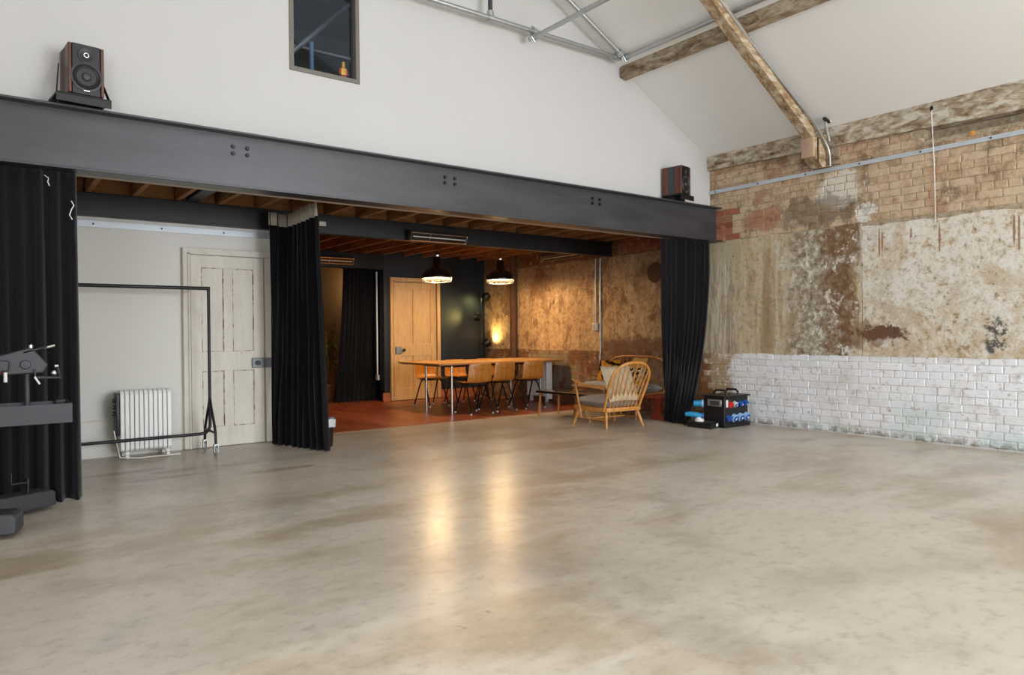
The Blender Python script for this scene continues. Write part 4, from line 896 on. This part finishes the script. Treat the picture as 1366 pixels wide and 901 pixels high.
# ================================================================== PENDANTS
def pendant(loc, label, power):
    root = thing('pendant_lamp', label, 'lamp', loc, 0, 'industrial pendant lamps')      # loc = centre of the rim
    prof = [(.218, 0), (.222, .004), (.222, .022), (.214, .06), (.19, .105), (.145, .14), (.085, .165), (.062, .19), (.058, .30), (.05, .315), (.052, .36), (.03, .375), (.0, .378)]
    b = nb(); lathe(b, prof, (0, 0, 0), 'z', 32); obj('shade', b, 'blackgloss', root, smooth=60)
    b = nb(); lathe(b, [(r-.004 if r > .06 else r, z+.001) for r, z in prof[2:8]] , (0, 0, -.002), 'z', 32); obj('shade_lining', b, 'shadein', root, smooth=60)
    b = nb(); lathe(b, [(.054, .315), (.056, .318), (.056, .355), (.054, .358)], (0, 0, 0), 'z', 20); obj('collar', b, 'chrome', root)
    # guard cage under the rim
    b = nb()
    for rr_, zz in ((.215, -.012), (.20, -.045), (.12, -.06)): tube(b, [(rr_*math.cos(2*PI*k/28), rr_*math.sin(2*PI*k/28), zz) for k in range(28)], .003, 6, closed=True)
    for k in range(10):
        a_ = 2*PI*k/10; tube(b, [(.217*math.cos(a_), .217*math.sin(a_), .004), (.20*math.cos(a_), .20*math.sin(a_), -.045), (.12*math.cos(a_), .12*math.sin(a_), -.06), (.02*math.cos(a_), .02*math.sin(a_), -.063)], .003, 6)
    obj('wire_guard', b, 'chrome', root)
    b = nb(); sph(b, (0, 0, .085), .04, (1, 1, 1.2), 16, 12); bl = obj('bulb', b, 'bulb', root); bl.visible_shadow = True
    b = nb(); cyl(b, (0, 0, .13), (0, 0, .25), .028, seg=12); obj('bulb_socket', b, 'black', root)
    top = 2.70-loc[2]
    for s in (-1, 1):
        b = nb(); tube(b, [(s*.045, 0, .35), (s*.05, 0, .42), (s*.045, 0, top)], .003, 6); obj('suspension_wire', b, 'blackmetal', root)
    b = nb(); tube(b, [(0, 0, .37), (0, 0, top)], .005, 8); obj('flex', b, 'black', root)
    b = nb(); cyl(b, (0, 0, top-.02), (0, 0, top), .05, seg=16); obj('ceiling_rose', b, 'galv', root)
    ld = bpy.data.lights.new('pendant_light', 'POINT'); ld.energy = power; ld.color = (1, .68, .36); ld.shadow_soft_size = .05
    lo = bpy.data.objects.new('pendant_light', ld); C.objects.link(lo); lo.parent = root; lo.location = (0, 0, .022)
M['blackgloss'] = plain('black_gloss_enamel', '#0d0d0e', .15, 0, .2, 10, coat=.5)
pendant((5.45, 9.0, 1.955), 'black pendant lamp with wire guard hanging before the pine door', 85)
pendant((6.70, 9.15, 1.985), 'black pendant lamp with wire guard hanging before the plaster wall', 85)

# ================================================================== HEATERS AND FITTINGS
def heater(loc, rotz, L, label, tilt=.5):
    root = thing('infrared_heater', label, 'heater', loc, rotz, 'infrared bar heaters')
    R2 = Matrix.Rotation(tilt, 3, 'X')
    def tb(nm, x0, x1, y0, y1, z0, z1, m, par=root):
        b = nb(); box(b, R2 @ Vector(((x0+x1)/2, (y0+y1)/2, (z0+z1)/2)), (x1-x0, y1-y0, z1-z0), R2, .004); return obj(nm, b, m, par, smooth=20)
    tb('housing', -L/2, L/2, -.02, .05, -.055, .055, 'greymetal')
    fr3 = tb('reflector', -L/2+.015, L/2-.015, -.026, -.018, -.042, .042, 'heatref')
    tb('frame_edge', -L/2, L/2, -.034, -.018, .042, .055, 'chrome'); tb('frame_edge', -L/2, L/2, -.034, -.018, -.055, -.042, 'chrome')
    for x in (-L/2+.006, -L/6, L/2-.006): tb('frame_divider', x-.005, x+.005, -.034, -.018, -.045, .045, 'chrome')
    b = nb(); p_ = [R2 @ Vector((x, -.032, 0)) for x in (-L/2+.03, L/2-.03)]; cyl(b, p_[0], p_[1], .007, seg=10); obj('heating_tube', b, 'whiteplastic', root)
    for x in (-L/3, L/3):
        b = nb(); bx(b, x-.012, x+.012, .03, .10, -.01, .012); obj('wall_bracket', b, 'blackmetal', root, smooth=0)
M['heatref'] = plain('dark_reflector', '#3a3128', .35, .6, .2, 12)
heater((4.62, 7.585, 2.335), 0, .80, 'infrared bar heater on the black beam above the dining table')
heater((4.72, 10.95, 2.355), 0, .62, 'infrared bar heater on the lintel above the alcove')
heater((7.62, 8.72, 2.395), -PI/2, .95, 'infrared bar heater high on the plaster wall', .9)
b = nb(); bx(b, 3.12, 3.20, 7.655, 7.678, 2.365, 2.415, .004); tag(obj('emergency_light', b, 'whiteplastic'), 'small white emergency light box on the black beam', 'light box')
def sensor(loc, label):
    r_ = thing('ceiling_sensor', label, 'sensor', loc, 0, 'ceiling sensors'); top_ = 2.50-loc[2]
    b = nb(); cyl(b, (0, 0, .02), (0, 0, top_+.02), .012, seg=10); obj('stem', b, 'galv', r_); b = nb(); lathe(b, [(0, -.01), (.022, -.008), (.03, .012), (.016, .025), (0, .026)], (0, 0, 0), 'z', 14); obj('sensor_head', b, 'whiteplastic', r_)
sensor((4.30, 8.75, 2.46), 'small white ceiling sensor near the black curtain')
sensor((5.64, 8.62, 2.44), 'small white ceiling sensor between the pendant lamps')

# rusty pipe, conduits, disc, radiator along the plaster wall
b = nb(); tube(b, [(WX-.09, 10.04, z) for z in (.5, .9, 1.3, 1.7, 2.1, 2.50)], [.062, .064, .063, .065, .063, .064], 14); tag(obj('rusty_downpipe', b, 'rust'), 'thick rusty vertical pipe against the plaster wall', 'pipe')
tubeobj('wall_conduit', [(WX-.022, 8.03, 2.28), (WX-.022, 8.035, 1.30)], .012, 'galv', 'short steel conduit dropping to the socket on the plaster wall', 'conduit')
tubeobj('wall_conduit', [(WX-.022, 7.93, 2.28), (WX-.022, 7.94, .85), (WX-.035, 7.94, .80), (WX-.035, 7.94, .55)], .012, 'galv', 'long steel conduit running down the plaster wall behind the sofa', 'conduit')
so_ = thing('wall_socket', 'pale grey switched socket box on the plaster wall', 'socket', (WX-.01, 8.03, 1.18))
b = nb(); bx(b, -.055, .0, -.045, .045, 0, .115, .006); obj('back_box', b, 'whiteplastic', so_); b = nb(); bx(b, -.062, -.055, -.03, .03, .02, .095, .003); obj('face_plate', b, 'galv', so_)
b = nb(); lathe(b, [(0, -.03), (.05, -.03), (.115, -.022), (.14, -.012), (.145, 0)], (WX-.004, 6.845, 1.985), 'x', 28); tag(obj('round_wall_plate', b, 'rust'), 'round rusty metal plate on the wall beside the right curtain', 'plate')
cr_ = thing('column_radiator', 'white column radiator on the plaster wall behind the table', 'radiator', (WX-.09, 9.35, .003))
for k in range(10):
    y = -.24+k*.053
    b = nb(); prism(b, [(-.055, .09), (.055, .09), (.055, .61), (.04, .64), (-.04, .64), (-.055, .61)], lambda u, v, d: (u, d, v), y-.018, y+.018); o = obj('column', b, 'white', cr_, smooth=0); bv = o.modifiers.new('bevel', 'BEVEL'); bv.width = .008; bv.segments = 2
for z in (.13, .58):
    b = nb(); cyl(b, (0, -.26, z), (0, .26, z), .02, seg=10); obj('header_pipe', b, 'white', cr_)
for y in (-.2, .2):
    b = nb(); bx(b, -.02, .02, y-.02, y+.02, 0, .10); obj('foot', b, 'white', cr_, smooth=0)
b = nb(); bx(b, -.06, .06, -.275, -.258, .05, .66, .004); obj('end_panel', b, 'white', cr_, smooth=0)

# spot lamp with three heads
sl = thing('spot_floor_lamp', 'black floor lamp with three adjustable spot heads in the corner', 'lamp', (7.45, 10.78, .003))
b = nb(); cyl(b, (0, 0, 0), (0, 0, .025), .14, .13, 24); obj('base_disc', b, 'blackmetal', sl)
b = nb(); cyl(b, (0, 0, .02), (0, 0, 1.86), .014, seg=12); obj('pole', b, 'blackmetal', sl)
def spot(c, aim, col, e):
    c = Vector(c); d = Vector(aim).normalized(); q = d.to_track_quat('-Z', 'Y').to_matrix()
    b = nb(); lathe(b, [(0, .09), (.05, .085), (.075, .04), (.075, -.03), (.07, -.03), (.068, .0), (0, .02)], c, 'z', 18, q); h = obj('spot_head', b, 'blackmetal', sl)
    b = nb(); lathe(b, [(0, 0.002), (.045, .0), (.05, .008)], c, 'z', 14, q); obj('spot_bulb', b, 'bulbdim', h)
    b = nb(); tube(b, [c+q @ Vector((0, 0, .06)), (0, 0, c.z)], .008, 8); obj('swivel_arm', b, 'blackmetal', h)
    ld = bpy.data.lights.new('spot_light', 'SPOT'); ld.energy = e; ld.color = col; ld.spot_size = math.radians(125); ld.spot_blend = 1; ld.shadow_soft_size = .04
    lo = bpy.data.objects.new('spot_light', ld); C.objects.link(lo); lo.parent = sl; lo.location = c + d*.05; lo.rotation_euler = d.to_track_quat('-Z', 'Y').to_euler()
t = T('spot_glow'); M['bulbdim'] = t.out('#fff2d8', .4, emit=(1, .8, .45), estr=4)
spot((.06, -.06, 1.80), (-.3, .75, -.55), (.8, .75, .3), 10)
spot((-.12, -.02, 1.45), (-.85, .35, .1), (1, .72, .22), 16)
spot((.11, -.04, .98), (.6, -.25, .55), (1, .72, .25), 26)

# alcove: white pipe, socket, plant, bin
tubeobj('white_pipe', [(5.60, 11.25, 2.22), (5.60, 11.25, .45)], .014, 'white', 'slim white pipe running down beside the alcove curtain', 'pipe')
b = nb(); bx(b, 5.585, 5.628, 11.22, 11.30, .36, .45, .005); tag(obj('alcove_socket', b, 'whiteplastic'), 'white socket box low beside the alcove curtain', 'socket')
al = thing('alcove_lamp_assumed', 'assumed unseen small brass wall lamp on the alcove wall behind the black curtain', 'lamp', (6.2, 13.06, 1.95))  # assumed hidden lamp, put in for the warm glow on the alcove wall
b = nb(); cyl(b, (0, 0, 0), (0, -.02, 0), .05, seg=16); tube(b, [(0, -.02, 0), (0, -.10, 0), (0, -.12, .05)], .008, 8); obj('bracket', b, 'gold', al)
b = nb(); sph(b, (0, -.12, .11), .05); obj('globe', b, 'bulbdim', al)
ld = bpy.data.lights.new('assumed_alcove_light', 'POINT'); ld.energy = 12; ld.color = (1, .62, .28); ld.shadow_soft_size = .06; lo = bpy.data.objects.new('assumed_alcove_light', ld); C.objects.link(lo); lo.parent = al; lo.location = (0, -.25, .11)
pp = thing('potted_bamboo', 'tall potted bamboo with dry yellow-green leaves in the alcove', 'plant', (5.03, 11.95, .003))
b = nb(); lathe(b, [(0, 0), (.12, 0), (.16, .12), (.17, .28), (.16, .29), (.15, .27), (0, .25)], (0, 0, 0), 'z', 20); obj('basket_pot', b, 'pot', pp)
rl = random.Random(4); stem = nb(); lf = nb()
for k in range(9):
    a_ = rl.uniform(0, 6.28); top_ = Vector((math.cos(a_)*rl.uniform(.05, .22), math.sin(a_)*rl.uniform(.05, .2), rl.uniform(1.0, 1.55))); bs = Vector((math.cos(a_)*.06, math.sin(a_)*.06, .25))
    tube(stem, [bs, bs.lerp(top_, .5)+Vector((0, 0, .05)), top_], [.008, .006, .003], 6)
    for j in range(44):
        p_ = bs.lerp(top_, rl.uniform(.3, 1)); an = rl.uniform(0, 6.28); L = rl.uniform(.08, .16); d = Vector((math.cos(an), math.sin(an), rl.uniform(-.7, .3))).normalized(); s_ = d.cross(Vector((0, 0, 1))).normalized()*.016
        v = [lf.verts.new(q) for q in (p_, p_+d*L*.4+s_, p_+d*L, p_+d*L*.4-s_)]; lf.faces.new(v)
obj('stem_cluster', stem, 'beech', pp); obj('foliage', lf, 'leaf', pp, smooth=0)['kind'] = 'stuff'
bn = thing('waste_bin', 'small black waste bin with a pale liner beside the black curtain', 'bin', (2.895, 7.08, 0))
b = nb(); lathe(b, [(0, 0), (.10, 0), (.125, .27), (.12, .27), (.10, .01)], (0, 0, 0), 'z', 20); obj('bin_body', b, 'black', bn)
b = nb(); rows = []
for h_, r_ in ((.20, .129), (.27, .131), (.285, .127), (.26, .115), (.2, .11)): rows.append([((r_+.006*math.sin(k*2.3+h_*30))*math.cos(2*PI*k/24), (r_+.006*math.sin(k*2.3+h_*30))*math.sin(2*PI*k/24), h_+.008*math.sin(k*1.7)) for k in range(24)])
grid(b, rows, closed=True); obj('bin_liner', b, 'bag', bn)

# ================================================================== LOUNGE: ARMCHAIR, SOFA, TABLES, CUSHIONS
def turned(b, p0, p1, r0, r1, mid=None, seg=10):
    p0, p1 = Vector(p0), Vector(p1); m_ = mid or max(r0, r1)*1.15
    tube(b, [p0, p0.lerp(p1, .3), p0.lerp(p1, .65), p1], [r0, m_, (m_+r1)/2, r1], seg)
def cushion(name, c, s, rot, mat, par=None, pw=.55):
    b = nb(); n = 12; rows = []
    top = []; bot = []
    for sgn in (1, -1):
        R3 = []
        for i in range(n+1):
            r_ = []
            for j in range(n+1):
                u, v = i/n*2-1, j/n*2-1; h_ = max(0, (1-u**4)*(1-v**4))**pw
                k_ = 1-.06*(abs(u*v)**2)*0 - .05*(1-abs(u))*abs(v)**3 - .05*(1-abs(v))*abs(u)**3
                r_.append(Vector((u*s[0]/2*k_, v*s[1]/2*k_, sgn*(h_*s[2]/2+.002))))
            R3.append(r_)
        grid(b, R3)
    bmesh.ops.remove_doubles(b, verts=b.verts, dist=.0045)
    o = obj(name, b, mat, par, smooth=70); o.location = c; o.rotation_euler = rot; return o
ac = thing('windsor_armchair', 'low beech spindle-back armchair with grey seat cushion, seen from behind', 'armchair', (6.30, 6.38, 0), -.10)
# local: faces +y
RK = .42   # recline
def hoop_pt(a_, x_half=.335, h_=.605):
    # a 0..1 along the bow from left foot to right foot
    ang = PI*(1-a_); cx = math.cos(ang); sy = math.sin(ang)
    x = x_half*(abs(cx)**.72)*(1 if cx > 0 else -1)*(.80+.20*min(1, sy*1.6)); hh = h_*(sy**.62 if sy > 0 else 0)
    return Vector((x, -.27 - hh*math.sin(RK), .235 + hh*math.cos(RK)))
b = nb(); pts = [hoop_pt(i/28) for i in range(29)]; tube(b, pts, [.017]*29, 12); obj('back_hoop', b, 'beech', ac)
for k in range(8):
    f_ = (k+.5)/8*2-1; xb = f_*.22; a_ = .5+.5*(math.asin(max(-1, min(1, f_*.86)))/(PI/2)); tp_ = hoop_pt(.5+ (a_-.5)*.86)
    b = nb(); p0 = Vector((xb, -.275, .22)); p1 = tp_; tube(b, [p0, p0.lerp(p1, .35), p0.lerp(p1, .6), p1], [.006, .0095, .009, .006], 8); obj('spindle', b, 'beech', ac)
# seat frame
b = nb(); sf = [(-.27, -.28), (.27, -.28), (.31, .26), (-.31, .26)]
bx(b, -.265, .265, -.31, -.265, .195, .245, .008, 2); obj('rear_seat_rail', b, 'beech', ac)
b = nb(); bx(b, -.31, .31, .235, .28, .195, .245, .008, 2); obj('front_seat_rail', b, 'beech', ac)
for s in (-1, 1):
    b = nb(); p0, p1 = Vector((s*.262, -.28, .22)), Vector((s*.305, .25, .22)); box(b, (p0+p1)/2, (.035, (p1-p0).length, .05), Matrix.Rotation(-s*.08, 3, 'Z'), .008, 2); obj('side_seat_rail', b, 'beech', ac)
    b = nb(); turned(b, (s*.24, -.27, .20), (s*.285, -.33, 0), .014, .012, .022); obj('leg', b, 'beech', ac)
    b = nb(); turned(b, (s*.27, .22, .20), (s*.325, .27, 0), .014, .012, .022); obj('leg', b, 'beech', ac)
    b = nb(); turned(b, (s*.262, -.30, .10), (s*.30, .248, .10), .008, .008, .013); obj('stretcher', b, 'beech', ac)
    # arm: flat bent paddle
    b = nb(); path = [Vector((s*.295, -.36, .47)), Vector((s*.33, -.18, .485)), Vector((s*.355, .02, .515)), Vector((s*.36, .18, .555)), Vector((s*.345, .27, .575))]; rows = []
    for i, p_ in enumerate(path):
        w_ = [.016, .022, .028, .03, .024][i]; rows.append([p_+Vector((-w_, 0, -.010)), p_+Vector((w_, 0, -.010)), p_+Vector((w_, 0, .010)), p_+Vector((-w_, 0, .010))])
    vs = grid(b, rows, closed=True); b.faces.new(vs[0]); b.faces.new(vs[-1][::-1]); o = obj('arm', b, 'beech', ac, smooth=60); sm = o.modifiers.new('sub', 'SUBSURF'); sm.levels = 1; sm.render_levels = 2
    b = nb(); turned(b, (s*.352, .20, .55), (s*.312, .12, .11), .010, .009, .014); obj('arm_post', b, 'beech', ac)
b = nb(); turned(b, (-.28, 0, .10), (.28, 0, .10), .008, .008, .013); obj('stretcher', b, 'beech', ac)
cushion('seat_cushion', (0, -.005, .305), (.56, .57, .13), (0, 0, 0), 'greyfab', ac, .35)
cushion('back_cushion', (0, -.235, .53), (.46, .46, .11), (PI/2-.42, 0, 0), 'beigefab', ac, .4)

sf_ = thing('windsor_sofa', 'beech hoop-back spindle sofa against the plaster wall', 'sofa', (7.28, 7.10, 0), PI/2)   # local faces +y -> world -x
b = nb(); pts = []
for i in range(33):
    a_ = PI*(1-i/32); cx, sy = math.cos(a_), math.sin(a_); x = .60*(abs(cx)**.5)*(1 if cx > 0 else -1); hh = .47*max(0, sy)**.45
    pts.append(Vector((x, -.20-hh*.30, .33+hh)))
tube(b, pts, .016, 10); obj('back_hoop', b, 'elm2', sf_)
def sofa_top(x):
    best = min((p for p in pts[3:-3]), key=lambda p: abs(p.x-x)); return best
for k in range(17):
    x = -.50+k*.0625; tp_ = sofa_top(x*.99); b = nb(); tube(b, [Vector((x*.97, -.205, .32)), tp_.copy()], [.008, .006], 6); obj('spindle', b, 'elm', sf_)
b = nb(); bx(b, -.60, .60, -.24, -.19, .285, .335, .008, 2); obj('rear_seat_rail', b, 'elm2', sf_)
b = nb(); bx(b, -.62, .62, .30, .345, .285, .335, .008, 2); obj('front_seat_rail', b, 'elm2', sf_)
for s in (-1, 1):
    b = nb(); bx(b, s*.60-.02, s*.60+.02, -.2, .31, .285, .335, .008, 2); obj('side_seat_rail', b, 'elm2', sf_)
    for y0, y1 in ((-.20, -.26), (.28, .34)):
        b = nb(); turned(b, (s*.55, y0, .29), (s*.59, y1, 0), .014, .012, .022); obj('leg', b, 'elm2', sf_)
    b = nb(); path = [Vector((s*.60, -.27, .50)), Vector((s*.63, -.05, .51)), Vector((s*.64, .18, .545)), Vector((s*.63, .33, .57))]; rows = []
    for p_ in path: rows.append([p_+Vector((-.025, 0, -.010)), p_+Vector((.025, 0, -.010)), p_+Vector((.025, 0, .010)), p_+Vector((-.025, 0, .010))])
    vs = grid(b, rows, closed=True); b.faces.new(vs[0]); b.faces.new(vs[-1][::-1]); obj('arm', b, 'elm2', sf_, smooth=60)
    b = nb(); turned(b, (s*.635, .24, .55), (s*.60, .27, .31), .010, .009, .013); obj('arm_post', b, 'elm2', sf_)
for k in (0, 1): cushion('seat_cushion', (-.295+.59*k, .06, .385), (.58, .52, .12), (0, 0, 0), 'greyfab', sf_, .35)
o = cushion('throw_cushion', (7.33, 7.40, .575), (.36, .36, .12), (0, 0, 0), 'mustard'); o.rotation_euler = (PI/2-.25, 0, -PI/2+.15); tag(o, 'mustard cushion with black pattern on the sofa', 'cushion', 'throw cushions')
o = cushion('throw_cushion', (7.32, 6.82, .605), (.40, .40, .12), (0, 0, 0), 'zebra'); o.rotation_euler = (PI/2-.28, 0, -PI/2-.35); tag(o, 'tan cushion with a black and white zebra stripe on the sofa', 'cushion', 'throw cushions')
# coffee tables
ct = thing('coffee_table', 'low black coffee table with pale wooden legs', 'table', (6.47, 7.20, 0), .05)
b = nb(); bx(b, -.21, .21, -.52, .52, .322, .352, .006, 2); obj('tabletop', b, 'blackgloss', ct)
for sx in (-1, 1):
    for sy in (-1, 1):
        b = nb(); turned(b, (sx*.175, sy*.46, .325), (sx*.185, sy*.485, 0), .013, .011, .016); obj('leg', b, 'beech', ct)
ct2 = thing('side_table', 'small oak side table behind the black coffee table', 'table', (6.81, 7.16, 0), 0)
b = nb(); bx(b, -.10, .12, -.34, .34, .395, .418, .006, 2); obj('tabletop', b, 'tabletop', ct2)
for sx in (-.07, .08):
    for sy in (-1, 1):
        b = nb(); turned(b, (sx, sy*.26, .396), (sx*1.2, sy*.31, 0), .013, .011, .018); obj('leg', b, 'elm', ct2)
b = nb(); turned(b, (-.078, -.28, .16), (-.078, .28, .16), .009, .009, .013); obj('stretcher', b, 'elm', ct2)
# red-stained bench beside the curtain
be = thing('red_bench', 'low red-stained wooden bench beside the right curtain', 'bench', (7.30, 6.32, 0))
b = nb(); bx(b, -.26, .26, -.15, .15, .285, .318, .006, 2); obj('bench_top', b, 'redwood', be)
for s in (-1, 1):
    b = nb(); prism(b, [(-.12, 0), (-.10, .03), (-.055, .09), (-.055, .19), (-.11, .285), (.11, .285), (.055, .19), (.055, .09), (.10, .03), (.12, 0)], lambda u, v, d: (d+s*.16, u, v), -.014, .014); obj('end_board', b, 'redwood', be, smooth=0)
b = nb(); bx(b, -.16, .16, -.012, .012, .10, .15); obj('cross_rail', b, 'redwood', be, smooth=0)

# ================================================================== POWER DISTRIBUTION BOX
pb = thing('power_distribution_box', 'black power distribution box with blue and red sockets by the white brick wall', 'power box', (7.34, 5.40, 0))
b = nb(); bx(b, -.23, .23, -.15, .15, .02, .36, .006); obj('body', b, 'black', pb, smooth=20)
b = nb(); bx(b, -.25, .26, -.17, .17, .36, .378, .004); obj('top_plate', b, 'black', pb, smooth=20)
b = nb(); bx(b, -.245, .255, -.165, .165, 0, .045, .004); obj('base_plate', b, 'black', pb, smooth=20)
for x in (-.11, .12):
    b = nb(); tube(b, [(x-.0, -.085, .375), (x, -.085, .41), (x, -.06, .435), (x, .06, .435), (x, .085, .41), (x, .085, .375)], .013, 10); obj('handle', b, 'black', pb)
b = nb(); bx(b, -.238, -.228, -.11, .09, .25, .33, .004); mp = obj('meter_window', b, 'galv', pb); b = nb(); bx(b, -.242, -.236, -.085, .05, .262, .315, .003); obj('breaker_row', b, 'greymetal', mp)
def sock(x, z, r, m1, m2, m3='whiteplastic', tilt=.5):
    R4 = Matrix.Rotation(tilt, 3, 'X')
    b = nb(); lathe(b, [(r*.8, .0), (r*.8, -.03), (r, -.032), (r, -.046), (r*.75, -.048)], (x, -.14, z), 'y', 18, R4); s_ = obj('socket', b, m1, pb)
    b = nb(); lathe(b, [(r*.76, -.046), (r*.72, -.056), (r*.3, -.058), (r*.3, -.052)], (x, -.14, z), 'y', 18, R4); obj('socket_lid', b, m2, s_)
    b = nb(); lathe(b, [(r*.3, -.05), (r*.28, -.062), (0, -.064)], (x, -.14, z), 'y', 12, R4); obj('lid_boss', b, m3, s_)
sock(-.13, .285, .038, 'red', 'red', 'red'); sock(-.04, .285, .034, 'whiteplastic', 'blue'); sock(.07, .288, .034, 'blue', 'blue'); sock(.17, .288, .034, 'blue', 'blue')
sock(-.165, .125, .04, 'blue', 'blue', 'blue'); sock(-.055, .125, .05, 'paleblue', 'blue'); sock(.065, .128, .05, 'paleblue', 'blue'); sock(.18, .13, .05, 'paleblue', 'blue')
b = nb(); bx(b, -.205, -.165, -.157, -.15, .24, .33, .003); obj('white_label', b, 'whiteplastic', pb, smooth=0)
pl = thing('inlet_plug', 'blue and black mains plug fitted to the side of the power box', 'plug', (7.085, 5.60, .27))
b = nb(); cyl(b, (.02, -.02, 0), (-.04, .05, .0), .04, .036, 14); obj('plug_body', b, 'cyan', pl); b = nb(); cyl(b, (.02, -.02, 0), (.035, -.038, 0), .046, seg=14); obj('plug_collar', b, 'paleblue', pl)
b = nb(); tube(b, [(-.04, .05, 0), (-.06, .07, -.06), (-.05, .085, -.16), (-.06, .09, -.23), (-.16, .10, -.258)], .010, 8); obj('lead', b, 'black', pl)
cs_ = thing('flat_case', 'flat black equipment case lying before the power box', 'case', (6.985, 5.43, 0), 0)
b = nb(); prism(b, [(-.10, -.16), (.105, -.12), (.10, .20), (-.10, .20)], lambda u, v, d: (u, v, d), .008, .07); o = obj('case_body', b, 'black', cs_, smooth=0); bv = o.modifiers.new('bevel', 'BEVEL'); bv.width = .006; bv.segments = 2
b = nb(); bx(b, -.06, .08, -.08, .15, .07, .074); obj('case_lid', b, 'greymetal', cs_, smooth=0)
b = nb(); box(b, (.045, -.133, .04), (.045, .006, .035), Matrix.Rotation(.2, 3, 'Z')); obj('corner_label', b, 'whiteplastic', cs_, smooth=0)
for p_ in ((-.08, -.14), (.08, -.10), (.08, .18), (-.08, .18)):
    b = nb(); cyl(b, (p_[0], p_[1], 0), (p_[0], p_[1], .009), .012, seg=8); obj('rubber_foot', b, 'black', cs_)
bp = thing('blue_plug', 'bright blue mains connector with white skirt resting on the flat case', 'plug', (6.93, 5.52, .075))
b = nb(); lathe(b, [(0, 0), (.055, 0), (.05, .03), (.035, .06), (.03, .065)], (.02, -.03, 0), 'z', 16); obj('plug_skirt', b, 'whiteplastic', bp)
b = nb(); tube(b, [(.03, -.05, .06), (-.01, .0, .075), (-.05, .06, .085), (-.08, .10, .08)], [.036, .034, .03, .024], 14); obj('plug_body', b, 'cyan', bp)
b = nb(); cyl(b, (.03, -.05, .06), (.045, -.068, .055), .042, seg=14); obj('plug_ring', b, 'blue', bp)
